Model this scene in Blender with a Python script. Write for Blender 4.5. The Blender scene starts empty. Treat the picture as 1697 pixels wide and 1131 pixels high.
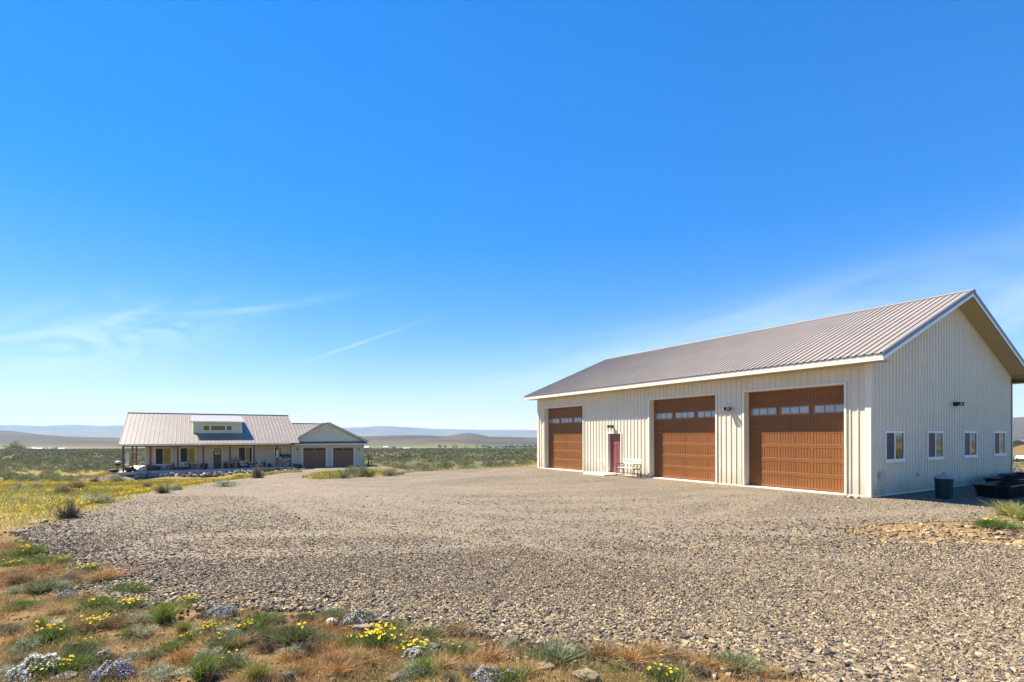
import bpy, math, random
import numpy as np

# ------------------------------------------------------------------ camera, sky, sun, exposure
scene = bpy.context.scene
EYE = 1.949
FPX = 865.5                      # focal length for a 1697 px wide frame
cam_data = bpy.data.cameras.new('camera')
cam_data.sensor_width = 36.0
cam_data.lens = 36.0 * FPX / 1697.0
cam_data.shift_y = 0.0929
cam_data.clip_start = 0.05
cam_data.clip_end = 60000.0
camera = bpy.data.objects.new('camera', cam_data)
camera.location = (0, 0, EYE)
camera.rotation_euler = (math.pi / 2, 0.003, 0)
scene.collection.objects.link(camera)
scene.camera = camera

YAW = math.radians(31.27)        # the long side of the house and the short side of the barn run this way
BX = (math.cos(YAW), math.sin(YAW))
AY = (-math.sin(YAW), math.cos(YAW))
SUN = np.array([-1.0 * BX[0] + 1.7 * AY[0], -1.0 * BX[1] + 1.7 * AY[1], 2.42])
SUN /= np.linalg.norm(SUN)
SUN_EL = math.asin(SUN[2])
SUN_AZ = math.atan2(SUN[0], SUN[1])          # from +Y towards +X

world = bpy.data.worlds.new('World')
scene.world = world
world.use_nodes = True
wn, wl = world.node_tree.nodes, world.node_tree.links
wn.clear()
w_out = wn.new('ShaderNodeOutputWorld')
w_bg = wn.new('ShaderNodeBackground')
w_sky = wn.new('ShaderNodeTexSky')
w_sky.sky_type = 'NISHITA'
w_sky.sun_disc = False
w_sky.sun_elevation = SUN_EL
w_sky.sun_rotation = SUN_AZ
w_sky.altitude = 500
w_sky.air_density = 1.0
w_sky.dust_density = 0.05
w_sky.ozone_density = 3.0
w_bg.inputs['Strength'].default_value = 0.085
w_hsv = wn.new('ShaderNodeHueSaturation')
w_hsv.inputs['Saturation'].default_value = 1.85
w_hsv.inputs['Value'].default_value = 1.24
w_gam = wn.new('ShaderNodeGamma')
w_gam.inputs['Gamma'].default_value = 0.64
w_tint = wn.new('ShaderNodeMix')
w_tint.data_type = 'RGBA'
w_tint.blend_type = 'MULTIPLY'
w_tint.inputs['Factor'].default_value = 1.0
w_tint.inputs['B'].default_value = (1.0, 0.96, 1.06, 1)
wl.new(w_sky.outputs[0], w_gam.inputs['Color'])
wl.new(w_gam.outputs['Color'], w_tint.inputs['A'])
wl.new(w_tint.outputs['Result'], w_hsv.inputs['Color'])


def wmath(op, a, b=None, c=None):
    n = wn.new('ShaderNodeMath')
    n.operation = op
    for i, v in enumerate((a, b, c)):
        if v is None:
            continue
        if isinstance(v, (int, float)):
            n.inputs[i].default_value = v
        else:
            wl.new(v, n.inputs[i])
    return n.outputs[0]


w_tc = wn.new('ShaderNodeTexCoord')
w_sep = wn.new('ShaderNodeSeparateXYZ')
wl.new(w_tc.outputs['Generated'], w_sep.inputs[0])
w_az = wmath('ARCTAN2', w_sep.outputs[0], w_sep.outputs[1])
w_el = wmath('ARCSINE', w_sep.outputs[2])


def cirrus(az0, el0, slope, half_len, half_wid, scale_a, scale_e, lo, hi, amount, warp):
    """A streak of high cloud: soft mask along a line in azimuth/elevation times stretched noise."""
    da = wmath('SUBTRACT', w_az, az0)
    line = wmath('SUBTRACT', wmath('SUBTRACT', w_el, el0), wmath('MULTIPLY', da, slope))
    comb = wn.new('ShaderNodeCombineXYZ')
    wl.new(wmath('MULTIPLY', da, scale_a), comb.inputs[0])
    wl.new(wmath('MULTIPLY', line, scale_e), comb.inputs[1])
    comb.inputs[2].default_value = az0 * 7.0 + 3.1
    noise = wn.new('ShaderNodeTexNoise')
    noise.inputs['Scale'].default_value = 1.0
    noise.inputs['Detail'].default_value = 7.0
    noise.inputs['Roughness'].default_value = 0.58
    noise.inputs['Distortion'].default_value = warp
    wl.new(comb.outputs[0], noise.inputs['Vector'])
    nr = wn.new('ShaderNodeMapRange')
    nr.interpolation_type = 'SMOOTHSTEP'
    nr.inputs['From Min'].default_value = lo
    nr.inputs['From Max'].default_value = hi
    wl.new(noise.outputs['Fac'], nr.inputs['Value'])
    ga = wmath('POWER', 2.718, wmath('MULTIPLY', wmath('POWER', wmath('ABSOLUTE', wmath('DIVIDE', da, half_len)), 2.0), -1.0))
    ge = wmath('POWER', 2.718, wmath('MULTIPLY', wmath('POWER', wmath('ABSOLUTE', wmath('DIVIDE', line, half_wid)), 2.0), -1.0))
    return wmath('MULTIPLY', wmath('MULTIPLY', nr.outputs[0], amount), wmath('MULTIPLY', ga, ge))


streaks = [
    cirrus(-0.650, 0.152, 0.22, 0.150, 0.050, 9.0, 24.0, 0.28, 0.84, 0.52, 1.4),
    cirrus(-0.470, 0.215, 0.24, 0.130, 0.012, 9.0, 60.0, 0.30, 0.75, 0.26, 0.5),
    cirrus(-0.300, 0.163, 0.40, 0.110, 0.0026, 14.0, 110.0, 0.25, 0.70, 0.38, 0.5),
    cirrus(0.400, 0.165, 0.16, 0.420, 0.050, 2.2, 14.0, 0.15, 0.80, 0.62, 0.8),
    cirrus(0.780, 0.175, 0.05, 0.120, 0.045, 5.0, 16.0, 0.30, 0.75, 0.40, 0.8),
    cirrus(-0.100, 0.080, 0.02, 1.500, 0.060, 2.0, 16.0, 0.40, 0.85, 0.16, 0.6),
]
total = streaks[0]
for s_ in streaks[1:]:
    total = wmath('MAXIMUM', total, s_)
w_mix = wn.new('ShaderNodeMix')
w_mix.data_type = 'RGBA'
wl.new(total, w_mix.inputs['Factor'])
wl.new(w_hsv.outputs['Color'], w_mix.inputs['A'])
w_mix.inputs['B'].default_value = (4.3, 4.6, 4.9, 1)
wl.new(w_mix.outputs['Result'], w_bg.inputs['Color'])
wl.new(w_bg.outputs[0], w_out.inputs['Surface'])

sun_data = bpy.data.lights.new('sun', 'SUN')
sun_data.energy = 4.35
sun_data.angle = math.radians(0.53)
sun_data.color = (1.0, 0.885, 0.72)
sun = bpy.data.objects.new('sun', sun_data)
from mathutils import Vector
sun.rotation_euler = Vector(tuple(SUN)).to_track_quat('Z', 'Y').to_euler()
sun.location = (-30, 20, 60)
scene.collection.objects.link(sun)

scene.view_settings.view_transform = 'Standard'
scene.view_settings.look = 'None'
scene.view_settings.exposure = 1.74
scene.view_settings.gamma = 1.0
scene.cycles.max_bounces = 6
scene.cycles.diffuse_bounces = 3
scene.cycles.volume_bounces = 0
scene.cycles.use_denoising = True

# ------------------------------------------------------------------ helpers
rng = np.random.default_rng(7)
random.seed(7)
COL = scene.collection


def link(o, parent=None):
    COL.objects.link(o)
    if parent is not None:
        o.parent = parent
    return o


def tag(o, label=None, category=None, group=None, kind=None):
    if label:
        o['label'] = label
    if category:
        o['category'] = category
    if group:
        o['group'] = group
    if kind:
        o['kind'] = kind
    return o


def thing(name, label, category, loc=(0, 0, 0), rz=0.0, group=None):
    o = bpy.data.objects.new(name, None)
    o.empty_display_size = 0.2
    o.location = loc
    o.rotation_euler = (0, 0, rz)
    link(o)
    return tag(o, label, category, group)


def copy_tree(o, parent=None):
    c = o.copy()
    link(c)
    c.parent = parent
    for ch in list(o.children):
        copy_tree(ch, c)
    return c


class MB:
    """Collects faces for one mesh object."""

    def __init__(self):
        self.v, self.f, self.m = [], [], []
        self.mat = 0

    def quad(self, *pts):
        i = len(self.v)
        self.v.extend(tuple(p) for p in pts)
        self.f.append(tuple(range(i, i + len(pts))))
        self.m.append(self.mat)
        return self

    def box(self, x0, x1, y0, y1, z0, z1):
        x0, x1 = min(x0, x1), max(x0, x1)
        y0, y1 = min(y0, y1), max(y0, y1)
        z0, z1 = min(z0, z1), max(z0, z1)
        i = len(self.v)
        self.v += [(x0, y0, z0), (x1, y0, z0), (x1, y1, z0), (x0, y1, z0), (x0, y0, z1), (x1, y0, z1), (x1, y1, z1), (x0, y1, z1)]
        for q in ((0, 3, 2, 1), (4, 5, 6, 7), (0, 1, 5, 4), (1, 2, 6, 5), (2, 3, 7, 6), (3, 0, 4, 7)):
            self.f.append(tuple(i + k for k in q))
            self.m.append(self.mat)
        return self

    def prism(self, prof, fn, t0, t1):
        """Extrude the closed 2D profile; fn(p, q, t) gives the 3D point."""
        n = len(prof)
        i = len(self.v)
        self.v += [fn(p, q, t0) for p, q in prof] + [fn(p, q, t1) for p, q in prof]
        for k in range(n):
            self.f.append((i + k, i + (k + 1) % n, i + n + (k + 1) % n, i + n + k))
            self.m.append(self.mat)
        self.f.append(tuple(i + k for k in reversed(range(n))))
        self.f.append(tuple(i + n + k for k in range(n)))
        self.m += [self.mat, self.mat]
        return self

    def tube(self, p0, p1, r0, r1=None, n=8, caps=True):
        r1 = r0 if r1 is None else r1
        p0, p1 = np.array(p0, float), np.array(p1, float)
        d = p1 - p0
        d /= (np.linalg.norm(d) + 1e-9)
        up = np.array([0, 0, 1.0]) if abs(d[2]) < 0.9 else np.array([1.0, 0, 0])
        e1 = np.cross(d, up)
        e1 /= np.linalg.norm(e1)
        e2 = np.cross(d, e1)
        i = len(self.v)
        for p, r in ((p0, r0), (p1, r1)):
            for k in range(n):
                t = 2 * math.pi * k / n
                self.v.append(tuple(p + r * (math.cos(t) * e1 + math.sin(t) * e2)))
        for k in range(n):
            self.f.append((i + k, i + (k + 1) % n, i + n + (k + 1) % n, i + n + k))
            self.m.append(self.mat)
        if caps:
            self.f.append(tuple(i + k for k in reversed(range(n))))
            self.f.append(tuple(i + n + k for k in range(n)))
            self.m += [self.mat, self.mat]
        return self

    def path(self, pts, r, n=6):
        for p, q in zip(pts[:-1], pts[1:]):
            self.tube(p, q, r, r, n)
        return self

    def lathe(self, prof, c=(0, 0, 0), n=20):
        """prof: (radius, z) from bottom to top, closed at both ends."""
        i = len(self.v)
        for r, z in prof:
            for k in range(n):
                t = 2 * math.pi * k / n
                self.v.append((c[0] + r * math.cos(t), c[1] + r * math.sin(t), c[2] + z))
        for j in range(len(prof) - 1):
            for k in range(n):
                self.f.append((i + j * n + k, i + j * n + (k + 1) % n, i + (j + 1) * n + (k + 1) % n, i + (j + 1) * n + k))
                self.m.append(self.mat)
        self.f.append(tuple(i + k for k in reversed(range(n))))
        self.f.append(tuple(i + (len(prof) - 1) * n + k for k in range(n)))
        self.m += [self.mat, self.mat]
        return self

    def build(self, name, mats, parent=None, loc=None, smooth=False, bevel=0.0):
        me = bpy.data.meshes.new(name)
        me.from_pydata(self.v, [], self.f)
        mats = mats if isinstance(mats, (list, tuple)) else [mats]
        for m in mats:
            me.materials.append(m)
        if len(mats) > 1:
            me.polygons.foreach_set('material_index', self.m)
        me.polygons.foreach_set('use_smooth', [bool(smooth)] * len(self.f))
        me.update()
        o = bpy.data.objects.new(name, me)
        link(o, parent)
        if loc is not None:
            o.location = loc
        if bevel:
            b = o.modifiers.new('bevel', 'BEVEL')
            b.width = bevel
            b.segments = 2
            b.limit_method = 'ANGLE'
        return o


def np_mesh(name, verts, faces, mat, col=None, smooth=False):
    """verts (n,3), faces (m,k) all of one size; col (m,3) one colour per face."""
    me = bpy.data.meshes.new(name)
    verts = np.asarray(verts, np.float32)
    faces = np.asarray(faces, np.int32)
    m, k = faces.shape
    me.vertices.add(len(verts))
    me.vertices.foreach_set('co', verts.ravel())
    me.loops.add(m * k)
    me.loops.foreach_set('vertex_index', faces.ravel())
    me.polygons.add(m)
    me.polygons.foreach_set('loop_start', np.arange(0, m * k, k, dtype=np.int32))
    me.polygons.foreach_set('use_smooth', np.full(m, bool(smooth)))
    me.update(calc_edges=True)
    if col is not None:
        at_ = me.attributes.new('col', 'FLOAT_COLOR', 'FACE')
        c4 = np.ones((m, 4), np.float32)
        c4[:, :3] = col
        at_.data.foreach_set('color', c4.ravel())
    me.materials.append(mat)
    return me


# ------------------------------------------------------------------ materials
MATS = {}


def nodes_of(name):
    m = bpy.data.materials.new(name)
    m.use_nodes = True
    MATS[name] = m
    nt = m.node_tree
    return m, nt.nodes, nt.links, nt.nodes['Principled BSDF']


def noise_node(N, Lk, scale, detail=4.0, stretch=None, rough=0.55, coord='Object'):
    tc = N.new('ShaderNodeTexCoord')
    mp = N.new('ShaderNodeMapping')
    if stretch:
        mp.inputs['Scale'].default_value = stretch
    Lk.new(tc.outputs[coord], mp.inputs['Vector'])
    n = N.new('ShaderNodeTexNoise')
    n.inputs['Scale'].default_value = scale
    n.inputs['Detail'].default_value = detail
    n.inputs['Roughness'].default_value = rough
    Lk.new(mp.outputs[0], n.inputs['Vector'])
    return n


def mix_col(N, Lk, fac, a, b, mode='MIX'):
    mx = N.new('ShaderNodeMix')
    mx.data_type = 'RGBA'
    mx.blend_type = mode
    for sock, v in (('Factor', fac), ('A', a), ('B', b)):
        if isinstance(v, (int, float)):
            mx.inputs[sock].default_value = v
        elif isinstance(v, tuple):
            mx.inputs[sock].default_value = v if len(v) == 4 else (*v, 1)
        else:
            Lk.new(v, mx.inputs[sock])
    return mx.outputs['Result']


def ramp(N, Lk, fac, stops):
    r = N.new('ShaderNodeValToRGB')
    e = r.color_ramp.elements
    while len(e) < len(stops):
        e.new(0.5)
    for el, (p, c) in zip(e, stops):
        el.position = p
        el.color = (*c, 1) if len(c) == 3 else c
    Lk.new(fac, r.inputs['Fac'])
    return r.outputs['Color']


def mat(name, color, rough=0.6, var=0.15, scale=6.0, metallic=0.0, bump=0.0, bump_scale=40.0, stretch=None, spec=0.5, coat=0.0):
    m, N, Lk, P = nodes_of(name)
    n = noise_node(N, Lk, scale, 5.0, stretch)
    lo = tuple(c * (1 - var) for c in color)
    hi = tuple(min(1.0, c * (1 + var)) for c in color)
    Lk.new(ramp(N, Lk, n.outputs['Fac'], [(0.3, lo), (0.7, hi)]), P.inputs['Base Color'])
    P.inputs['Roughness'].default_value = rough
    P.inputs['Metallic'].default_value = metallic
    P.inputs['Specular IOR Level'].default_value = spec
    P.inputs['Coat Weight'].default_value = coat
    if bump:
        b = N.new('ShaderNodeBump')
        b.inputs['Strength'].default_value = bump
        b.inputs['Distance'].default_value = 0.02
        n2 = noise_node(N, Lk, bump_scale, 3.0, stretch)
        Lk.new(n2.outputs['Fac'], b.inputs['Height'])
        Lk.new(b.outputs[0], P.inputs['Normal'])
    return m


def attr_mat(name, rough=0.8, var=0.25, scale=3.0, trans=0.0, spec=0.3):
    """Colour from the 'col' face attribute, broken up by noise."""
    m, N, Lk, P = nodes_of(name)
    a = N.new('ShaderNodeAttribute')
    a.attribute_name = 'col'
    n = noise_node(N, Lk, scale, 3.0)
    g = ramp(N, Lk, n.outputs['Fac'], [(0.3, (1 - var,) * 3), (0.7, (1 + var,) * 3)])
    c = mix_col(N, Lk, 1.0, a.outputs['Color'], g, 'MULTIPLY')
    Lk.new(c, P.inputs['Base Color'])
    P.inputs['Roughness'].default_value = rough
    P.inputs['Specular IOR Level'].default_value = spec
    if trans:
        out = N['Material Output']
        t = N.new('ShaderNodeBsdfTranslucent')
        Lk.new(c, t.inputs['Color'])
        ms = N.new('ShaderNodeMixShader')
        ms.inputs[0].default_value = trans
        Lk.new(P.outputs[0], ms.inputs[1])
        Lk.new(t.outputs[0], ms.inputs[2])
        Lk.new(ms.outputs[0], out.inputs['Surface'])
    return m


def glass_mat(name, tint, rough=0.04):
    m, N, Lk, P = nodes_of(name)
    n = noise_node(N, Lk, 0.9, 2.0)
    Lk.new(ramp(N, Lk, n.outputs['Fac'], [(0.3, tuple(c * 0.6 for c in tint)), (0.7, tint)]), P.inputs['Base Color'])
    P.inputs['Roughness'].default_value = rough
    P.inputs['Specular IOR Level'].default_value = 0.9
    P.inputs['IOR'].default_value = 1.7
    b = N.new('ShaderNodeBump')
    b.inputs['Strength'].default_value = 0.05
    b.inputs['Distance'].default_value = 0.01
    n2 = noise_node(N, Lk, 1.6, 1.0)
    Lk.new(n2.outputs['Fac'], b.inputs['Height'])
    Lk.new(b.outputs[0], P.inputs['Normal'])
    return m

# ------------------------------------------------------------------ the lie of the land
HOUSE0 = np.array([-34.44, 61.0])
HZ = -1.657
BARN0 = np.array([11.075, 16.146])
BL, BW = 18.288, 12.192


def house_xy(u, v):
    return np.array([HOUSE0[0] + BX[0] * u + AY[0] * v, HOUSE0[1] + BX[1] * u + AY[1] * v])


def smooth(a, b, x):
    t = np.clip((x - a) / (b - a), 0, 1)
    return t * t * (3 - 2 * t)


g0, g1 = house_xy(7.6, -0.6), house_xy(17.6, -0.6)
YARD = np.array([
    (-9.0, 9.6), (-5.9, 7.25), (-4.7, 6.15), (-3.0, 5.95), (-1.9, 5.72), (-1.1, 5.28), (-0.4, 5.05), (0.8, 4.75), (1.5, 4.72), (2.0, 4.42), (2.5, 4.05),
    (3.4, 3.2), (7.5, 2.2), (13.0, 6.0), (15.6, 10.5), (22.0, 12.5), (28.0, 20.0), (24.0, 27.0), (12.0, 44.0), (3.5, 40.0), (0.9, 33.5),
    (-3.0, 30.6), (-5.6, 28.0), (-7.4, 25.0), (-8.8, 23.6), (-10.2, 25.0), (-13.2, 38.0), (-16.8, 52.0), tuple(g1), tuple(g0), (-22.5, 56.0), (-17.2, 42.0),
    (-12.9, 27.5), (-12.6, 21.5), (-12.2, 17.6), (-11.4, 14.6), (-10.6, 12.4), (-10.2, 10.8)])


def poly_sdf(px, py, poly):
    """Signed distance, negative inside."""
    px = np.asarray(px, float)
    py = np.asarray(py, float)
    d = np.full(px.shape, 1e18)
    inside = np.zeros(px.shape, bool)
    n = len(poly)
    for i in range(n):
        ax, ay = poly[i]
        bx, by = poly[(i + 1) % n]
        ex, ey = bx - ax, by - ay
        wx, wy = px - ax, py - ay
        t = np.clip((wx * ex + wy * ey) / (ex * ex + ey * ey), 0, 1)
        d = np.minimum(d, (wx - ex * t) ** 2 + (wy - ey * t) ** 2)
        c = (ay <= py) != (by <= py)
        with np.errstate(divide='ignore', invalid='ignore'):
            xi = ax + (py - ay) / (by - ay + 1e-12) * ex
        inside ^= c & (px < xi)
    d = np.sqrt(d)
    return np.where(inside, -d, d)


def vnoise(x, y, seed=0):
    """Cheap smooth value noise in -1..1."""
    x = np.asarray(x, float)
    y = np.asarray(y, float)
    xi, yi = np.floor(x), np.floor(y)
    fx, fy = x - xi, y - yi
    fx, fy = fx * fx * (3 - 2 * fx), fy * fy * (3 - 2 * fy)

    def h(a, b):
        s = np.sin(a * 127.1 + b * 311.7 + seed * 74.7) * 43758.5453
        return (s - np.floor(s)) * 2 - 1
    return (h(xi, yi) * (1 - fx) + h(xi + 1, yi) * fx) * (1 - fy) + (h(xi, yi + 1) * (1 - fx) + h(xi + 1, yi + 1) * fx) * fy


def fbm(x, y, seed=0, octs=4):
    r, a, s = 0.0, 0.5, 1.0
    for k in range(octs):
        r = r + a * vnoise(np.asarray(x) * s + 13.7 * k, np.asarray(y) * s - 7.3 * k, seed + k)
        a *= 0.5
        s *= 2.03
    return r


BASE_Y = np.array([-900, -300, -60, -12, 8, 14, 30, 55, 72, 120, 300, 600, 1000, 1500, 2500, 6000, 16000], float)
BASE_Z = np.array([30, 13, 2.4, 0.1, 0.0, -0.12, -1.0, -2.62, -2.75, -3.6, -7.6, -13.2, -21, -29, -36, -45, -60], float)


def yard_sdf(x, y):
    s = poly_sdf(x, y, YARD)
    bank = np.sqrt(((np.asarray(x, float) - 11.0) / 4.4) ** 2 + ((np.asarray(y, float) - 10.35) / 1.30) ** 2) - 1
    s = np.maximum(s, -bank * 0.9)
    return s + 0.30 * fbm(np.asarray(x) * 0.8, np.asarray(y) * 0.8, 5, 3) * smooth(2, 9, np.asarray(y, float)) + 0.16 * fbm(np.asarray(x) * 2.6, np.asarray(y) * 2.6, 9, 2)


# the brown hills beyond the valley: ridge lines (distance, breadth) with their crest heights above the eye, in metres, along x
RIDGES = [
    (2300.0, 420.0, [-4200, -3400, -2700, -2255, -2120, -2040, -1900, -1720, -1200, -900, -660, -560, -450, -345, -285, -240, -195, -150, -100, 0, 110, 500, 900, 1300, 1700, 2100, 2260, 2700, 3600],
     [62, 56, 44, 33, 22, 7, 1, -2, -2, 0, 2, 4, 6, 2, 0, 8, 13, 8, -3, -4, -7, -6, 4, 22, 48, 72, 80, 96, 110]),
    (1800.0, 230.0, [-3000, -2300, -1750, -1500, -1250, -1000, -700, -420, -300, -200, -100, 60, 300, 800, 1300, 2000], [-14, -8, -6, -9, -14, -18, -16, -10, -8, -11, -18, -24, -22, -16, -10, 0]),
]


def far_hills(x, y):
    z = 0.0
    base = np.interp(y, BASE_Y, BASE_Z)
    for y0, wid, xs, hs in RIDGES:
        crest = np.interp(x * y0 / np.maximum(y, 300.0), xs, hs) + EYE - np.interp(y0, BASE_Y, BASE_Z)
        yc = y0 + 160.0 * fbm(x / 500.0, x * 0, 33, 2)
        z = np.maximum(z, crest * np.exp(-((y - yc) / wid) ** 2) * (1 + 0.05 * fbm(x / 120.0, y / 120.0, 31, 4)))
    return z


def height(x, y):
    x = np.asarray(x, float)
    y = np.asarray(y, float)
    base = np.interp(y, BASE_Y, BASE_Z)
    r = np.hypot(x, y)
    base = base + 0.35 * fbm(x / 16.0, y / 16.0, 3, 3) * smooth(25, 70, r) + 3.0 * fbm(x / 300.0, y / 300.0, 4, 3) * smooth(300, 900, r) * (1 - smooth(1400, 1900, r))
    base = base + 0.07 * fbm(x / 1.3, y / 1.3, 11, 3) * (1 - smooth(40, 90, r)) + far_hills(x, y) * smooth(700, 1300, y)
    # house platform
    hx, hy = x - HOUSE0[0], y - HOUSE0[1]
    u = hx * BX[0] + hy * BX[1]
    v = hx * AY[0] + hy * AY[1]
    du = np.maximum(np.maximum(-10.0 - u, u - 18.0), 0)
    dv = np.maximum(np.maximum((-3.3 - 1.6 * smooth(-7.0, -3.5, u) - v) * np.where(u < 6, 3.0, 1.4), v - 14.0), 0)
    base = base + (HZ - 0.30 - base) * (1 - smooth(0.0, 3.2, np.hypot(du, dv)))
    # yard and drive
    near = (np.abs(x) < 70) & (y > -10) & (y < 110)
    s = np.full(x.shape, 50.0)
    if near.any():
        s[near] = yard_sdf(x[near], y[near])
    drive = smooth(-6.5, -11.0, x) * smooth(21.0, 64.0, y)
    zy = (HZ - 0.26) * drive + 0.035 * fbm(x / 5.0, y / 5.0, 21, 2) * (1 - smooth(-3, 1, poly_sdf(x, y, np.array([BARN0 + np.array(AY) * k1 + np.array(BX) * k2 for k1, k2 in ((-1, -1), (-1, 14), (20, 14), (20, -1))]))) * 0)
    z = base + (zy - base) * (1 - smooth(0.0, 2.6 + 0.06 * np.clip(y, 0, 60), s))
    # the sandy bank beside the barn
    z = z + 0.15 * np.exp(-((x - 10.8) / 2.4) ** 2 - ((y - 10.4) / 0.80) ** 2)
    # the yard falls away a little beside the gable end
    bx_, by_ = x - BARN0[0], y - BARN0[1]
    z = z - 0.15 * smooth(0.0, -2.0, bx_ * AY[0] + by_ * AY[1]) * smooth(-0.3, 2.0, bx_ * BX[0] + by_ * BX[1]) * smooth(11.5, 14.5, y)
    # clods and hummocks in the scrub at the camera's feet
    scrub = (1 - smooth(10, 16, y)) * smooth(0.0, 0.5, s)
    z = z + scrub * (0.05 * fbm(x * 2.3, y * 2.3, 41, 3) + 0.022 * np.abs(fbm(x * 9, y * 9, 43, 2)))
    return z


def H(x, y):
    return float(height(np.array([x], float), np.array([y], float))[0])


def at(px, py, far=400.0):
    """Where the sight line through a point of the 1697 px wide photograph meets the ground."""
    c, s = math.cos(0.003), math.sin(0.003)
    du, dv = px - 848.5, py - 723.18
    U, V = c * du - s * dv, s * du + c * dv
    t = np.geomspace(2.5, far, 4000)
    x, y, z = U / FPX * t, t, EYE - V / FPX * t
    hit = np.nonzero(z <= height(x, y))[0]
    k = hit[0] if len(hit) else len(t) - 1
    return float(x[k]), float(y[k]), H(x[k], y[k])


def spaced(fine, start, ratio, limit):
    out, d, p = list(fine), start, fine[-1]
    while p < limit:
        d = min(d * ratio, 420.0)
        p += d
        out.append(p)
    return out


gx = spaced(np.arange(0, 6.01, 0.075), 0.075, 1.058, 10500)
gxn = spaced(np.arange(0, 9.01, 0.075), 0.075, 1.058, 10500)
GX = np.array([-v for v in gxn[:0:-1]] + gx)
gy = spaced(np.arange(3.0, 10.01, 0.06), 0.06, 1.05, 9500)
GY = np.array([-v for v in (900, 700, 500, 380, 300, 240, 180, 130, 90, 60, 40, 25, 15, 8, 4, 1.5)] + [0.0, 1.0, 2.0, 2.5] + gy)
XX, YY = np.meshgrid(GX, GY)
ZZ = height(XX, YY)
nearm = (np.abs(XX) < 70) & (YY > -10) & (YY < 110)
SD = np.full(XX.shape, 50.0)
SD[nearm] = yard_sdf(XX[nearm], YY[nearm])
ZG = ZZ - 0.25 * smooth(0.0, -0.8, SD)
ny, nx = XX.shape
ids = np.arange(nx * ny).reshape(ny, nx)
gfaces = np.stack([ids[:-1, :-1], ids[:-1, 1:], ids[1:, 1:], ids[1:, :-1]], -1).reshape(-1, 4)
gverts = np.stack([XX, YY, ZG], -1).reshape(-1, 3)

# what the land is covered with, by place
def land_colour(x, y):
    n1, n2 = fbm(x / 3.0, y / 3.0, 51, 4), fbm(x / 0.7, y / 0.7, 53, 3)
    c = np.zeros(x.shape + (3,))
    dirt = np.array([0.165, 0.102, 0.048])
    dry = np.array([0.225, 0.150, 0.064])
    c[:] = dirt
    w = smooth(-0.1, 0.3, n2)[..., None]
    c = c * (1 - w) + dry * w
    field = np.array([0.215, 0.185, 0.055])
    w = (smooth(9, 15, y) * smooth(2, -6, x + 0.12 * y) + smooth(24, 34, y)).clip(0, 1)[..., None]
    c = c * (1 - w) + field * (1 + 0.25 * n1[..., None]) * w
    w = ((y < -3) | (x > 1.05 * y + 6)).astype(float)[..., None]
    c = c * (1 - w) + np.array([0.19, 0.175, 0.085]) * w
    sage = np.array([0.108, 0.104, 0.050])
    rust = np.array([0.21, 0.135, 0.065])
    big = fbm(x / 60.0, y / 22.0, 57, 4)
    w = smooth(66, 84, y)[..., None]
    k = smooth(0.05, 0.35, big)[..., None]
    c = c * (1 - w) + (sage * (1 - k) + rust * k) * w
    # farmed strips in the valley
    strip = fbm(x / 260.0, y / 110.0, 61, 3)
    w = (smooth(560, 640, y + 0.10 * x) * (1 - smooth(1350, 1550, y)))[..., None]
    green, straw = np.array([0.105, 0.130, 0.038]), np.array([0.185, 0.165, 0.062])
    k = smooth(-0.15, 0.2, strip)[..., None]
    c = c * (1 - w) + (green * (1 - k) + straw * k) * w
    hill, hill2 = np.array([0.050, 0.046, 0.030]), np.array([0.090, 0.070, 0.041])
    w = smooth(1380, 1650, y)[..., None]
    k = smooth(-0.2, 0.35, fbm(x / 190.0, y / 130.0, 67, 5))[..., None]
    c = c * (1 - w) + (hill * (1 - k) + hill2 * k) * w
    # sandy bank and worn earth round the house
    w = (1.6 * np.exp(-((x - 11.2) / 4.2) ** 2 - ((y - 10.4) / 1.5) ** 2))[..., None].clip(0, 1)
    c = c * (1 - w) + np.array([0.25, 0.172, 0.085]) * w
    hx, hy = x - HOUSE0[0], y - HOUSE0[1]
    u, v = hx * BX[0] + hy * BX[1], hx * AY[0] + hy * AY[1]
    d = np.hypot(np.maximum(np.maximum(-12.0 - u, u - 25.0), 0), np.maximum(np.maximum(-4.5 - v, v - 12.0), 0))
    w = (1 - smooth(0.0, 2.5, d + 1.2 * n1))[..., None]
    return c * (1 - w) + np.array([0.17, 0.135, 0.095]) * w


m, N, Lk, P = nodes_of('earth')
a_ = N.new('ShaderNodeAttribute')
a_.attribute_name = 'land'
n_f = noise_node(N, Lk, 9.0, 6.0, rough=0.7)
n_c = noise_node(N, Lk, 0.22, 5.0, rough=0.65)
g1_ = ramp(N, Lk, n_f.outputs['Fac'], [(0.30, (0.62, 0.58, 0.54)), (0.55, (1.0, 1.0, 1.0)), (0.72, (1.30, 1.27, 1.2))])
g2_ = ramp(N, Lk, n_c.outputs['Fac'], [(0.30, (0.80, 0.82, 0.84)), (0.70, (1.18, 1.15, 1.10))])
c_ = mix_col(N, Lk, 1.0, a_.outputs['Color'], g1_, 'MULTIPLY')
c_ = mix_col(N, Lk, 1.0, c_, g2_, 'MULTIPLY')
Lk.new(c_, P.inputs['Base Color'])
P.inputs['Roughness'].default_value = 0.95
P.inputs['Specular IOR Level'].default_value = 0.1
b_ = N.new('ShaderNodeBump')
b_.inputs['Strength'].default_value = 0.7
b_.inputs['Distance'].default_value = 0.03
n_b = noise_node(N, Lk, 26.0, 6.0, rough=0.7)
Lk.new(n_b.outputs['Fac'], b_.inputs['Height'])
Lk.new(b_.outputs[0], P.inputs['Normal'])

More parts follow.
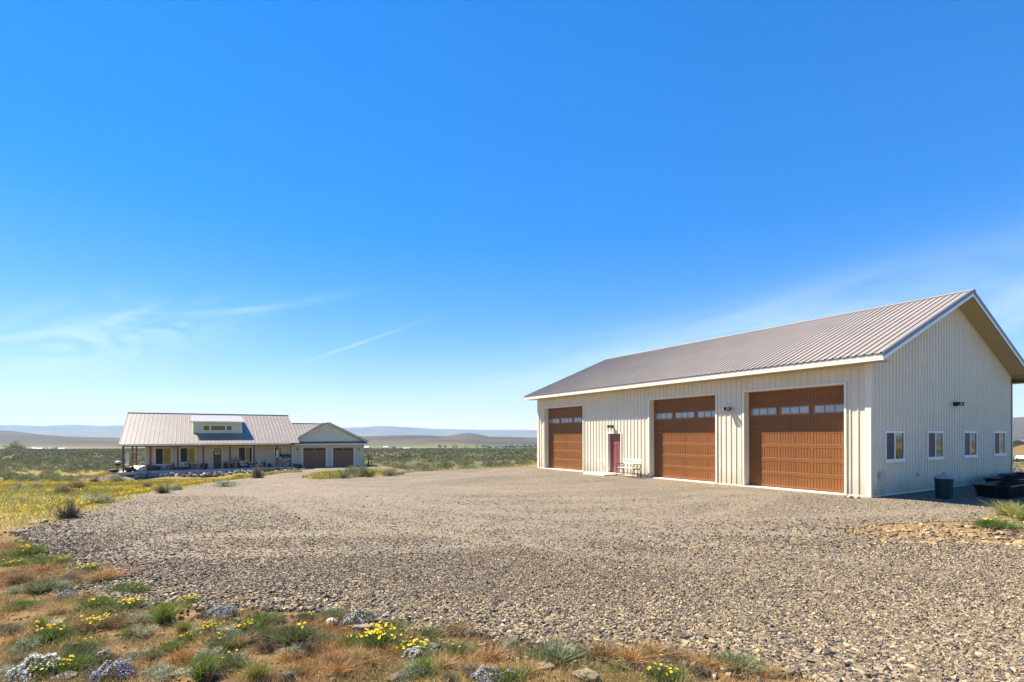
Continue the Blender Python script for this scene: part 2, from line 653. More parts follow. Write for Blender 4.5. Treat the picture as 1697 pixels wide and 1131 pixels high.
gme = np_mesh('ground', gverts, gfaces, MATS['earth'], None, True)
la = gme.attributes.new('land', 'FLOAT_COLOR', 'POINT')
lc = np.ones((ny, nx, 4), np.float32)
lc[..., :3] = land_colour(XX, YY)
la.data.foreach_set('color', lc.ravel())
ground = bpy.data.objects.new('ground', gme)
link(ground)
tag(ground, 'dry sagebrush land falling away to a farmed valley and brown hills', kind='structure')

# ------------------------------------------------------------------ the gravel yard, one sheet clipped to its own uneven edge
def clip_sheet(xs, ys):
    X, Y = np.meshgrid(xs, ys)
    S = yard_sdf(X, Y)
    verts, faces, cache = [], [], {}

    def vid(x, y):
        k = (round(x, 4), round(y, 4))
        if k not in cache:
            cache[k] = len(verts)
            verts.append((x, y))
        return cache[k]
    for j in range(len(ys) - 1):
        for i in range(len(xs) - 1):
            c4 = ((j, i), (j, i + 1), (j + 1, i + 1), (j + 1, i))
            s4 = [S[q] for q in c4]
            if min(s4) >= 0:
                continue
            poly = []
            for k in range(4):
                q0, q1 = c4[k], c4[(k + 1) % 4]
                s0, s1 = s4[k], s4[(k + 1) % 4]
                if s0 < 0:
                    poly.append((X[q0], Y[q0]))
                if (s0 < 0) != (s1 < 0):
                    t = s0 / (s0 - s1)
                    poly.append((X[q0] + t * (X[q1] - X[q0]), Y[q0] + t * (Y[q1] - Y[q0])))
            if len(poly) >= 3:
                idx = []
                for p in poly:
                    v_ = vid(*p)
                    if v_ not in idx:
                        idx.append(v_)
                if len(idx) >= 3:
                    faces.append(tuple(idx))
    return verts, faces


# wheel tracks, where the stones are pressed in and fine dust shows
TRACKS = [[(-24.5, 63.0), (-17.5, 47.0), (-11.6, 27.0), (-8.6, 19.0), (-3.5, 12.6), (1.6, 9.6), (4.6, 7.6), (9.0, 4.6)],
          [(-11.4, 26.5), (-7.5, 20.8), (-2.0, 18.9), (2.6, 19.6), (5.4, 21.4)], [(-8.6, 18.6), (-2.0, 15.2), (3.8, 15.4), (7.6, 17.2)],
          [(7.4, 16.8), (4.0, 12.8), (-1.5, 9.8), (-6.0, 9.4)], [(-9.5, 22.0), (-5.0, 23.5), (-1.0, 27.0), (0.2, 30.5)], [(11.5, 12.6), (6.0, 11.2), (0.0, 12.0), (-7.6, 17.6)]]


def packed(x, y):
    best = np.zeros(np.shape(x))
    for tr in TRACKS:
        tr = np.array(tr)
        t = np.linspace(0, len(tr) - 1, 60)
        i = np.minimum(t.astype(int), len(tr) - 2)
        f = (t - i)[:, None]
        f = f * f * (3 - 2 * f) * 0.4 + f * 0.6
        c = tr[i] * (1 - f) + tr[i + 1] * f
        d = np.full(np.shape(x), 1e9)
        for a, b in zip(c[:-1], c[1:]):
            e = b - a
            tt = np.clip(((x - a[0]) * e[0] + (y - a[1]) * e[1]) / (e @ e), 0, 1)
            d = np.minimum(d, np.hypot(x - a[0] - e[0] * tt, y - a[1] - e[1] * tt))
        best = np.maximum(best, np.exp(-((d - 0.85) / 0.34) ** 2) + 0.25 * np.exp(-(d / 1.2) ** 2))
    return np.clip(0.75 * best + 0.20 * smooth(0.0, 0.5, fbm(x / 3.2, y / 3.2, 97, 3)), 0, 0.72)


yy_ = [1.5]
while yy_[-1] < 74:
    yy_.append(yy_[-1] + max(0.11, 0.018 * yy_[-1]))
yv, yf = clip_sheet(np.arange(-30, 31.0, 0.24), np.array(yy_))
yv = np.array(yv)
yz = height(yv[:, 0], yv[:, 1]) + 0.012
m, N, Lk, P = nodes_of('crushed_rock')
tc_ = N.new('ShaderNodeTexCoord')
v1_ = N.new('ShaderNodeTexVoronoi')
v1_.inputs['Scale'].default_value = 38.0
Lk.new(tc_.outputs['Object'], v1_.inputs['Vector'])
hs_ = N.new('ShaderNodeSeparateColor')
Lk.new(v1_.outputs['Color'], hs_.inputs[0])
stone_c = ramp(N, Lk, hs_.outputs[0], [(0.0, (0.050, 0.044, 0.037)), (0.28, (0.115, 0.098, 0.075)), (0.55, (0.180, 0.151, 0.110)), (0.82, (0.262, 0.217, 0.150)), (1.0, (0.36, 0.30, 0.208))])
n_l = noise_node(N, Lk, 0.35, 5.0, rough=0.6)
dust = ramp(N, Lk, n_l.outputs['Fac'], [(0.32, (0.80, 0.82, 0.86)), (0.68, (1.20, 1.15, 1.06))])
n_m = noise_node(N, Lk, 9.0, 6.0, rough=0.8)
dust = mix_col(N, Lk, 1.0, dust, ramp(N, Lk, n_m.outputs['Fac'], [(0.34, (0.62, 0.62, 0.63)), (0.52, (1.0, 1.0, 1.0)), (0.70, (1.42, 1.38, 1.32))]), 'MULTIPLY')
stone_c = mix_col(N, Lk, 1.0, stone_c, dust, 'MULTIPLY')
pk_ = N.new('ShaderNodeAttribute')
pk_.attribute_name = 'pack'
n_p = noise_node(N, Lk, 1.7, 5.0, rough=0.7)
pm_ = N.new('ShaderNodeMath')
pm_.operation = 'MULTIPLY'
Lk.new(pk_.outputs['Fac'], pm_.inputs[0])
Lk.new(ramp(N, Lk, n_p.outputs['Fac'], [(0.35, (0.15, 0.15, 0.15)), (0.62, (1, 1, 1))]), pm_.inputs[1])
n_fine = noise_node(N, Lk, 70.0, 4.0, rough=0.75)
fines = ramp(N, Lk, n_fine.outputs['Fac'], [(0.32, (0.105, 0.089, 0.068)), (0.68, (0.285, 0.237, 0.168))])
stone_c = mix_col(N, Lk, pm_.outputs[0], stone_c, fines)
Lk.new(stone_c, P.inputs['Base Color'])
P.inputs['Roughness'].default_value = 0.9
P.inputs['Specular IOR Level'].default_value = 0.25
b_ = N.new('ShaderNodeBump')
st_ = N.new('ShaderNodeMath')
st_.operation = 'MULTIPLY_ADD'
st_.inputs[1].default_value = -0.42
st_.inputs[2].default_value = 0.70
Lk.new(pm_.outputs[0], st_.inputs[0])
Lk.new(st_.outputs[0], b_.inputs['Strength'])
b_.inputs['Distance'].default_value = 0.024
inv_ = N.new('ShaderNodeMath')
inv_.operation = 'MULTIPLY_ADD'
inv_.inputs[1].default_value = -1.3
Lk.new(v1_.outputs['Distance'], inv_.inputs[0])
Lk.new(hs_.outputs[1], inv_.inputs[2])
Lk.new(inv_.outputs[0], b_.inputs['Height'])
Lk.new(b_.outputs[0], P.inputs['Normal'])
yme = bpy.data.meshes.new('gravel_yard')
yme.from_pydata([(x, y, z) for (x, y), z in zip(yv, yz)], [], yf)
yme.materials.append(MATS['crushed_rock'])
yme.polygons.foreach_set('use_smooth', [True] * len(yf))
yme.attributes.new('pack', 'FLOAT', 'POINT').data.foreach_set('value', packed(yv[:, 0], yv[:, 1]).astype(np.float32))
yard = bpy.data.objects.new('gravel_yard', yme)
link(yard)
tag(yard, 'wide yard and drive of crushed tan and grey rock', kind='structure')

# ------------------------------------------------------------------ far mountain ranges
def range_mesh(name, y0, prof_az, prof_h, seed, colr, label):
    az = np.linspace(-1.15, 1.15, 500)
    top = np.interp(az, prof_az, prof_h) * (1 + 0.10 * fbm(az * 30, az * 0, seed, 5))
    rows = 26
    V = []
    for k in range(rows):
        t = k / (rows - 1)
        R = y0 / np.maximum(np.cos(az), 0.42) * (1 + 0.10 * t)
        ridge = 1 + 0.30 * fbm(az * 34 + t * 3.0, az * 0 + t * 5, seed + 3, 4) * math.sin(math.pi * min(t * 1.05, 1))
        V.append(np.stack([R * np.sin(az), R * np.cos(az), -62 + (top * y0 + 62) * (t ** 0.8) * ridge], -1))
    V = np.array(V).reshape(-1, 3)
    ids_ = np.arange(rows * len(az)).reshape(rows, len(az))
    F = np.stack([ids_[:-1, :-1], ids_[:-1, 1:], ids_[1:, 1:], ids_[1:, :-1]], -1).reshape(-1, 4)
    me = np_mesh(name, V, F, mat(name + '_rock', colr, 0.95, 0.25, 0.0015, spec=0.1), None, True)
    o = bpy.data.objects.new(name, me)
    link(o)
    return tag(o, label, kind='structure')


range_mesh('mountains', 7600, [-1.15, -0.80, -0.70, -0.55, -0.30, -0.24, -0.15, -0.05, 0.05, 0.5, 0.77, 1.15],
           [0.0250, 0.0255, 0.0260, 0.0260, 0.0190, 0.0225, 0.0170, 0.0140, 0.0120, 0.020, 0.038, 0.038], 71, (0.10, 0.105, 0.10), 'long hazy blue mountain range on the skyline')
range_mesh('foothills', 5600, [-1.15, -0.80, -0.70, -0.55, -0.40, -0.20, 0.0, 0.5, 1.15],
           [0.0125, 0.0130, 0.0135, 0.0120, 0.0080, 0.0060, 0.0040, 0.010, 0.016], 83, (0.14, 0.13, 0.10), 'lower pale foothills below the far mountain range')

# ------------------------------------------------------------------ materials of the buildings
mat('siding_tan', (0.68, 0.603, 0.462), 0.42, 0.05, 1.2, bump=0.02, bump_scale=5.0)
mat('trim_cream', (0.74, 0.69, 0.56), 0.45, 0.05, 3.0)
mat('trim_white', (0.80, 0.79, 0.75), 0.40, 0.04, 3.0)
mat('roof_taupe', (0.290, 0.246, 0.196), 0.38, 0.08, 0.8, spec=0.6, bump=0.02, bump_scale=4.0)
mat('roof_trim', (0.14, 0.14, 0.165), 0.40, 0.08, 2.0, spec=0.6)
mat('soffit_tan', (0.46, 0.36, 0.20), 0.60, 0.06, 3.0)
mat('backing', (0.20, 0.17, 0.13), 0.80, 0.10, 3.0)
mat('concrete', (0.46, 0.43, 0.37), 0.85, 0.16, 5.0, bump=0.25, bump_scale=60.0)
mat('concrete_bright', (0.62, 0.58, 0.49), 0.85, 0.12, 5.0, bump=0.25, bump_scale=60.0)
mat('black_metal', (0.020, 0.020, 0.022), 0.45, 0.20, 20.0)
mat('lens', (0.22, 0.22, 0.21), 0.25, 0.05, 20.0)
mat('grey_box', (0.48, 0.45, 0.40), 0.55, 0.08, 10.0)
mat('door_mauve', (0.205, 0.066, 0.058), 0.45, 0.08, 6.0)
mat('seal_black', (0.018, 0.017, 0.016), 0.7, 0.2, 20.0)
mat('brass', (0.55, 0.40, 0.18), 0.35, 0.1, 20.0, metallic=0.9)
mat('steel', (0.55, 0.55, 0.54), 0.35, 0.1, 20.0, metallic=0.9)
glass_mat('glass_dark', (0.030, 0.032, 0.034))
mat('glass_screen', (0.040, 0.039, 0.041), 0.45, 0.25, 3.0, spec=0.25)
glass_mat('glass_obscure', (0.25, 0.30, 0.33), 0.10)

m, N, Lk, P = nodes_of('door_wood')
n_a = noise_node(N, Lk, 5.0, 6.0, (0.6, 0.6, 9.0), 0.65)
n_b = noise_node(N, Lk, 1.1, 3.0)
c_ = ramp(N, Lk, n_a.outputs['Fac'], [(0.30, (0.212, 0.084, 0.025)), (0.55, (0.226, 0.091, 0.028)), (0.75, (0.242, 0.099, 0.032))])
c_ = mix_col(N, Lk, 1.0, c_, ramp(N, Lk, n_b.outputs['Fac'], [(0.3, (0.9, 0.9, 0.9)), (0.7, (1.08, 1.06, 1.04))]), 'MULTIPLY')
Lk.new(c_, P.inputs['Base Color'])
P.inputs['Roughness'].default_value = 0.50
P.inputs['Specular IOR Level'].default_value = 0.25
b_ = N.new('ShaderNodeBump')
b_.inputs['Strength'].default_value = 0.08
b_.inputs['Distance'].default_value = 0.004
Lk.new(n_a.outputs['Fac'], b_.inputs['Height'])
Lk.new(b_.outputs[0], P.inputs['Normal'])
mat('door_wood_frame', (0.30, 0.125, 0.045), 0.40, 0.12, 9.0)

# road dust clinging to the foot of the siding
m = MATS['siding_tan']
N, Lk = m.node_tree.nodes, m.node_tree.links
P = N['Principled BSDF']
src = P.inputs['Base Color'].links[0].from_socket
geo_ = N.new('ShaderNodeNewGeometry')
sp_ = N.new('ShaderNodeSeparateXYZ')
Lk.new(geo_.outputs['Position'], sp_.inputs[0])
n_d = noise_node(N, Lk, 2.2, 6.0, (1.0, 1.0, 0.35), 0.65)
hn_ = N.new('ShaderNodeMath')
hn_.operation = 'MULTIPLY_ADD'
hn_.inputs[1].default_value = -1.1
Lk.new(n_d.outputs['Fac'], hn_.inputs[0])
Lk.new(sp_.outputs[2], hn_.inputs[2])
du_ = N.new('ShaderNodeMapRange')
du_.inputs['From Min'].default_value = -0.55
du_.inputs['From Max'].default_value = 0.05
du_.inputs['To Min'].default_value = 0.62
du_.inputs['To Max'].default_value = 0.0
Lk.new(hn_.outputs[0], du_.inputs['Value'])
Lk.new(mix_col(N, Lk, du_.outputs[0], src, (0.40, 0.32, 0.22)), P.inputs['Base Color'])


# ------------------------------------------------------------------ ribbed metal siding
def minus(z0, z1, holes):
    spans = [(z0, z1)]
    for a, b in holes:
        nxt = []
        for s, e in spans:
            if b <= s or a >= e:
                nxt.append((s, e))
                continue
            if a > s:
                nxt.append((s, a))
            if b < e:
                nxt.append((b, e))
        spans = nxt
    return spans


RIB = ((0.0, 0.0), (0.0843, 0.0), (0.0993, 0.025), (0.1293, 0.025), (0.1443, 0.0), (0.2286, 0.0))


def sheet(mb, fn, p0, p1, z0, ztop, holes=(), ribs=True, breaks=(), pitch=0.2286):
    """A wall sheet between p0 and p1: fn(p, q, z) maps along/out/up to a point; holes are (pa, pb, za, zb)."""
    prof = []
    if ribs:
        k0 = int(math.floor(p0 / pitch)) - 1
        for k in range(k0, int(math.ceil(p1 / pitch)) + 1):
            prof += [(k * pitch + d * pitch / 0.2286, q) for d, q in RIB[:-1]]
    else:
        prof = [(p0, 0.0), (p1, 0.0)]
    prof.append((prof[-1][0] + pitch, 0.0))
    xs = np.array([a for a, _ in prof])
    qs = np.array([b for _, b in prof])
    cuts = sorted(set([p0, p1] + [x for x in xs if p0 < x < p1] + [e for h in holes for e in h[:2] if p0 < e < p1] + [b for b in breaks if p0 < b < p1]))
    for a, b in zip(cuts[:-1], cuts[1:]):
        if b - a < 1e-5:
            continue
        mid = (a + b) / 2
        qa, qb = np.interp([a, b], xs, qs)
        za, zb = ztop(a), ztop(b)
        for s, e in minus(z0, 99.0, [(h[2], h[3]) for h in holes if h[0] < mid < h[1]]):
            ea, eb = (za, zb) if e > 90 else (e, e)
            if min(ea, eb) > s:
                mb.quad(fn(a, qa, s), fn(b, qb, s), fn(b, qb, eb), fn(a, qa, ea))
    return mb


def siding_wall(root, name, fn, length, z0, ztop, holes, breaks=(), panel=0.9144, join=False):
    core = sheet(MB(), lambda p, q, z: fn(p, q - 0.03, z), 0.0, length, z0, ztop, holes, False, breaks).build(name, MATS['backing'], root)
    p = 0.0
    if join:
        sheet(MB(), fn, 0.0, length, z0, ztop, holes, True, breaks).build('siding_panel', MATS['siding_tan'], core)
        return core
    while p < length - 0.02:
        e = min(p + panel, length)
        sheet(MB(), fn, p, e, z0, ztop, holes, True, breaks).build('siding_panel', MATS['siding_tan'], core)
        p = e
    return core


# ------------------------------------------------------------------ the barn; local x runs along the gable end, local y along the door side
barn = thing('metal_barn', 'long tan ribbed metal barn with three tall brown overhead doors', 'barn', (BARN0[0], BARN0[1], 0.0), YAW)
EAVE, OVH, PITCH = 4.36, 0.60, 0.4167
RIDGE_X = BW / 2


def roof_z(x):
    return EAVE + PITCH * ((x if x <= RIDGE_X else BW - x) + OVH)


def under_z(x):
    return roof_z(x) - 0.205


DOORS = [(0.745, 4.315, 3.585), (5.595, 9.150, 3.585), (13.97, 17.57, 3.585)]
PDOOR = (11.05, 11.97, 2.06)
WINS = [(0.876, 2.188), (3.902, 5.224), (6.994, 8.300), (10.029, 11.351)]
WZ = (1.10, 2.08)
f_holes = [(a, b, -1, h) for a, b, h in DOORS] + [(PDOOR[0], PDOOR[1], -1, PDOOR[2])]
g_holes = [(a + 0.03, b - 0.03, WZ[0] + 0.03, WZ[1] - 0.03) for a, b in WINS]
siding_wall(barn, 'front_wall', lambda p, q, z: (-q, p, z), BL, 0.06, lambda p: 4.16, f_holes)
siding_wall(barn, 'gable_wall', lambda p, q, z: (p, -q, z), BW, 0.06, under_z, g_holes, (RIDGE_X,))
siding_wall(barn, 'rear_wall', lambda p, q, z: (BW + q, p, z), BL, 0.06, lambda p: 4.16, [], join=True)
siding_wall(barn, 'end_wall', lambda p, q, z: (p, BL + q, z), BW, 0.06, under_z, [], (RIDGE_X,), join=True)
fm = MB()
fm.box(0.05, BW - 0.05, 0.05, BL - 0.05, -0.3, 0.05)
for a, b, h in DOORS:
    fm.box(-0.10, 0.05, a, b, -0.3, 0.045)
fm.build('floor_slab', MATS['concrete_bright'], barn)
q = 0.0
for a, b in [(d[0], d[1]) for d in DOORS[:2]] + [(PDOOR[0], PDOOR[1])] + [(DOORS[2][0], DOORS[2][1])] + [(BL, BL)]:
    MB().box(-0.028, 0.0, q, a - 0.065, -0.05, 0.062).build('base_trim', MATS['trim_cream'], barn)
    q = b + 0.065
MB().box(-0.02, BW, -0.028, 0.0, -0.05, 0.062).build('base_trim', MATS['trim_cream'], barn)
# corner trims
for cx, cy in ((0, 0), (0, BL), (BW, 0), (BW, BL)):
    sx, sy = (-1 if cx == 0 else 1), (-1 if cy == 0 else 1)
    c = MB()
    c.box(cx + sx * 0.028, cx + sx * 0.037, cy - sy * 0.13, cy + sy * 0.037, 0.02, 4.15)
    c.box(cx - sx * 0.05, cx + sx * 0.0275, cy + sy * 0.028, cy + sy * 0.037, 0.02, 4.15)
    c.build('corner_trim', MATS['trim_cream'], barn)

# roof: a deck with ribbed panels laid on it
y0r, y1r = -OVH, BL + OVH
deck = MB()
rz_ = 0.035
deck.prism([(-OVH + 0.03, EAVE - 0.02), (RIDGE_X, EAVE + PITCH * (RIDGE_X + OVH) - 0.03), (BW + OVH - 0.03, EAVE - 0.02), (BW + OVH - 0.03, EAVE - 0.19),
            (RIDGE_X, EAVE + PITCH * (RIDGE_X + OVH) - 0.20), (-OVH + 0.03, EAVE - 0.19)], lambda p, q, t: (p, t, q), y0r + 0.03, y1r - 0.03)
roof = deck.build('roof', MATS['soffit_tan'], barn)
sl = math.hypot(1, PITCH)
for side in (0, 1):
    def rfn(p, q, t, side=side):
        x = -OVH - 0.03 + t
        z = EAVE + PITCH * t + q * 1.25
        return ((x if side == 0 else BW - x), p, z)
    run = RIDGE_X + OVH + 0.03
    p = y0r
    while p < y1r - 0.02:
        e = min(p + 0.9144, y1r)
        pm = MB()
        sheet(pm, rfn, p, e, 0.0, lambda a, run=run: run, (), True)
        pm.build('roof_panel', MATS['roof_taupe'], roof)
        p = e
rc = MB()
rt = EAVE + PITCH * (RIDGE_X + OVH)
for sgn in (-1, 1):
    rc.quad((RIDGE_X, y0r - 0.05, rt + 0.045), (RIDGE_X, y1r + 0.05, rt + 0.045), (RIDGE_X + sgn * 0.16, y1r + 0.05, rt - 0.030), (RIDGE_X + sgn * 0.16, y0r - 0.05, rt - 0.030))
rc.build('ridge_cap', MATS['roof_taupe'], roof)
# eave fascias, rake boards, soffits
for side in (0, 1):
    X = (lambda v: v) if side == 0 else (lambda v: BW - v)
    MB().box(X(-OVH), X(-OVH + 0.028), y0r + 0.005, y1r - 0.005, EAVE - 0.205, EAVE - 0.018).build('fascia', MATS['trim_cream'], barn)
    MB().box(X(-OVH + 0.029), X(-0.022), y0r + 0.03, y1r - 0.03, EAVE - 0.208, EAVE - 0.192).build('eave_soffit', MATS['soffit_tan'], barn)
    for ye, so in ((y0r, -1), (y1r, 1)):
        rk, rt2 = MB(), MB()
        for mb, d0, d1, th in ((rk, -0.215, -0.105, 0.022), (rt2, -0.106, 0.030, 0.034)):
            a0, a1 = -OVH - 0.005, RIDGE_X
            pr = [(X(a0), EAVE + d0), (X(a1), EAVE + PITCH * (a1 + OVH) + d0), (X(a1), EAVE + PITCH * (a1 + OVH) + d1), (X(a0), EAVE + d1)]
            mb.prism(pr, lambda p, q, t: (p, t, q), ye - so * 0.004, ye + so * th)
        rk.build('rake_board', MATS['trim_white'], barn)
        rt2.build('rake_trim', MATS['roof_trim'], barn)
        sf = MB()
        pr = [(X(-OVH + 0.03), EAVE - 0.196), (X(RIDGE_X), EAVE + PITCH * (RIDGE_X + OVH) - 0.206), (X(RIDGE_X), EAVE + PITCH * (RIDGE_X + OVH) - 0.2), (X(-OVH + 0.03), EAVE - 0.192)]
        sf.prism(pr, lambda p, q, t: (p, t, q), ye - so * 0.03, ye - so * (OVH - 0.03))
        so_ = sf.build('soffit', MATS['backing'], barn)
        t = -OVH + 0.035
        while t < RIDGE_X - 0.05:
            e = min(t + 0.40, RIDGE_X)
            pr = [(X(t), EAVE + PITCH * (t + OVH) - 0.218), (X(e - 0.012), EAVE + PITCH * (e - 0.012 + OVH) - 0.218), (X(e - 0.012), EAVE + PITCH * (e - 0.012 + OVH) - 0.206), (X(t), EAVE + PITCH * (t + OVH) - 0.206)]
            MB().prism(pr, lambda p, q, tt: (p, tt, q), ye - so * 0.028, ye - so * (OVH - 0.034)).build('soffit_panel', MATS['soffit_tan'], so_)
            t = e
# dark closure strip where the siding meets the sloping soffit
for a0, a1 in ((0.0, RIDGE_X), (RIDGE_X, BW)):
    pr = [(a0, under_z(a0) - 0.045), (a1, under_z(a1) - 0.045), (a1, under_z(a1) - 0.012), (a0, under_z(a0) - 0.012)]
    MB().prism(pr, lambda p, q, t: (p, t, q), -0.030, -0.012).build('closure_strip', MATS['trim_cream'], barn)


# ------------------------------------------------------------------ overhead doors
def door_section(width, height, window):
    """One stamped steel section, front face towards -x, from y=0..width, z=0..height."""
    mb = MB()
    cw = width / 3
    ph0, ph1 = 0.065, height - 0.055
    panels = []
    for k in range(3):
        for o in (0.045, cw / 2 + 0.022):
            panels.append((k * cw + o, k * cw + o + cw / 2 - 0.067))
    if window:
        panels = []
    ys = sorted(set([0.0, width] + [v for p in panels for v in p]))
    zs = [0.0, ph0, ph1, height] if panels else [0.0, height]
    for a, b in zip(ys[:-1], ys[1:]):
        for c, d in zip(zs[:-1], zs[1:]):
            if any(pa <= (a + b) / 2 <= pb for pa, pb in panels) and ph0 < (c + d) / 2 < ph1:
                continue
            mb.quad((0, a, c), (0, a, d), (0, b, d), (0, b, c))
    mb.box(0.022, 0.05, 0, width, 0.0, height)
    for pa, pb in panels:
        dp, bv = 0.016, 0.014
        mb.quad((0, pa, ph0), (0, pb, ph0), (dp, pb - bv, ph0 + bv), (dp, pa + bv, ph0 + bv))
        mb.quad((0, pa, ph1), (0, pb, ph1), (dp, pb - bv, ph1 - bv), (dp, pa + bv, ph1 - bv))
        mb.quad((0, pa, ph0), (0, pa, ph1), (dp, pa + bv, ph1 - bv), (dp, pa + bv, ph0 + bv))
        mb.quad((0, pb, ph0), (0, pb, ph1), (dp, pb - bv, ph1 - bv), (dp, pb - bv, ph0 + bv))
        n = 5
        ia, ib = pa + bv, pb - bv
        st = (ib - ia) / n
        for k in range(n):
            c0, c1 = ia + k * st, ia + (k + 1) * st
            for p, q, d0, d1 in ((c0, c0 + 0.012, dp, 0.004), (c0 + 0.012, c1 - 0.012, 0.004, 0.004), (c1 - 0.012, c1, 0.004, dp)):
                mb.quad((d0, p, ph0 + bv), (d0, p, ph1 - bv), (d1, q, ph1 - bv), (d1, q, ph0 + bv))
            for z_ in (ph0 + bv, ph1 - bv):
                mb.quad((dp, c0, z_), (0.004, c0 + 0.012, z_), (0.004, c1 - 0.012, z_), (dp, c1, z_))
    return mb


REC = 0.27
for a, b, h in DOORS:
    wd = b - a
    root = MB().box(REC + 0.06, REC + 0.08, a - 0.02, b + 0.02, 0.05, h + 0.02).build('overhead_door', MATS['backing'], barn)
    sh = (h - 0.065) / 7
    plain = door_section(wd, sh - 0.005, False)
    winsec = door_section(wd, sh - 0.005, True)
    first = None
    for k in range(7):
        if k == 5:
            o = winsec.build('door_section', MATS['door_wood'], root)
        elif first is None:
            o = first = plain.build('door_section', MATS['door_wood'], root)
        else:
            o = link(first.copy(), root)
        o.location = (REC, a, 0.062 + k * sh)
    MB().box(REC - 0.01, REC + 0.05, a, b, 0.046, 0.063).build('bottom_seal', MATS['seal_black'], root)
    zb = 0.062 + 5 * sh
    cw = wd / 3
    for k in range(3):
        ya, yb = a + k * cw + 0.05, a + (k + 1) * cw - 0.05
        za, zc = zb + 0.10, zb + sh - 0.09
        fr = MB()
        fr.box(REC - 0.022, REC - 0.001, ya, yb, za, za + 0.045).box(REC - 0.022, REC - 0.001, ya, yb, zc - 0.045, zc)
        fr.box(REC - 0.0215, REC - 0.001, ya, ya + 0.045, za + 0.045, zc - 0.045).box(REC - 0.0215, REC - 0.001, yb - 0.045, yb, za + 0.045, zc - 0.045)
        pw = (yb - ya - 0.09) / 3
        for j in (1, 2):
            fr.box(REC - 0.018, REC - 0.001, ya + 0.045 + j * pw - 0.013, ya + 0.045 + j * pw + 0.013, za + 0.045, zc - 0.045)
        fr.build('window_frame', MATS['door_wood_frame'], root)
        for j in range(3):
            MB().box(REC - 0.007, REC - 0.002, ya + 0.045 + j * pw + 0.014, ya + 0.045 + (j + 1) * pw - 0.014, za + 0.046, zc - 0.046).build('window_pane', MATS['glass_obscure'], root)
    # lined opening and face trim
    jm = MB()
    jm.box(-0.004, REC + 0.06, a - 0.015, a, 0.046, h).box(-0.004, REC + 0.06, b, b + 0.015, 0.046, h).box(-0.004, REC + 0.06, a - 0.015, b + 0.015, h, h + 0.015)
    jm.build('door_jamb', MATS['trim_cream'], barn)
    tm = MB()
    tm.box(-0.038, -0.006, a - 0.07, a - 0.001, 0.02, h + 0.07).box(-0.038, -0.006, b + 0.001, b + 0.07, 0.02, h + 0.07).box(-0.037, -0.0065, a - 0.001, b + 0.001, h + 0.001, h + 0.0695)
    tm.build('door_trim', MATS['trim_cream'], barn)

# walk-in door
a, b, h = PDOOR
PR = 0.13
pd = MB()
pd.box(PR, PR + 0.045, a + 0.02, b - 0.02, 0.10, h - 0.01)
w_ = b - a - 0.04
yo = a + 0.02
for ya, yb, za, zb in ((0, w_, 0.10, 0.34), (0, w_, 1.50, 1.62), (0, w_, 1.88, h - 0.012), (0, 0.13, 0.34, 1.50), (w_ - 0.13, w_, 0.34, 1.50), (0.40, w_ - 0.40, 0.34, 1.50), (0, 0.13, 1.62, 1.88), (w_ - 0.13, w_, 1.62, 1.88)):
    pd.box(PR - 0.014, PR + 0.001, yo + ya, yo + yb, za, zb)
walk = pd.build('walk_door', MATS['door_mauve'], barn)
MB().lathe([(0.012, 0), (0.012, 0.03), (0.032, 0.035), (0.034, 0.06), (0.015, 0.07)], n=12).build('door_knob', MATS['brass'], walk).matrix_local = __import__('mathutils').Matrix.Translation((PR - 0.012, a + 0.10, 1.0)) @ __import__('mathutils').Matrix.Rotation(-math.pi / 2, 4, 'Y')
jm = MB()
jm.box(-0.004, PR + 0.05, a - 0.015, a + 0.018, 0.06, h).box(-0.004, PR + 0.05, b - 0.018, b + 0.015, 0.06, h).box(-0.004, PR + 0.05, a - 0.015, b + 0.015, h, h + 0.015).box(0.0, PR + 0.05, a + 0.018, b - 0.018, 0.06, 0.098)
jm.build('door_jamb', MATS['trim_cream'], barn)
tm = MB()
tm.box(-0.036, -0.006, a - 0.055, a + 0.004, 0.02, h + 0.055).box(-0.036, -0.006, b - 0.004, b + 0.055, 0.02, h + 0.055).box(-0.035, -0.0065, a + 0.004, b - 0.004, h + 0.001, h + 0.0545)
tm.build('door_trim', MATS['trim_cream'], barn)
MB().box(-1.15, -0.03, a - 0.10, b + 0.62, -0.2, 0.105).build('door_stoop', MATS['concrete_bright'], barn, bevel=0.012)

# gable windows, sliding, one half behind an insect screen
for a, b in WINS:
    fr = MB()
    z0, z1 = WZ
    fr.box(a, b, -0.050, -0.0, z0, z0 + 0.075).box(a, b, -0.050, -0.0, z1 - 0.065, z1).box(a, a + 0.065, -0.049, -0.0, z0 + 0.075, z1 - 0.065).box(b - 0.065, b, -0.049, -0.0, z0 + 0.075, z1 - 0.065)
    mid = (a + b) / 2
    fr.box(mid - 0.03, mid + 0.03, -0.040, -0.0, z0 + 0.075, z1 - 0.065)
    w = fr.build('window', MATS['trim_white'], barn)
    MB().box(a + 0.064, mid - 0.029, -0.018, -0.010, z0 + 0.074, z1 - 0.064).build('insect_screen', MATS['glass_screen'], w)
    MB().box(mid + 0.029, b - 0.064, -0.022, -0.014, z0 + 0.074, z1 - 0.064).build('window_pane', MATS['glass_dark'], w)
    MB().box(a - 0.015, b + 0.015, -0.066, -0.0, z0 - 0.035, z0 - 0.001).build('window_sill', MATS['trim_white'], w)


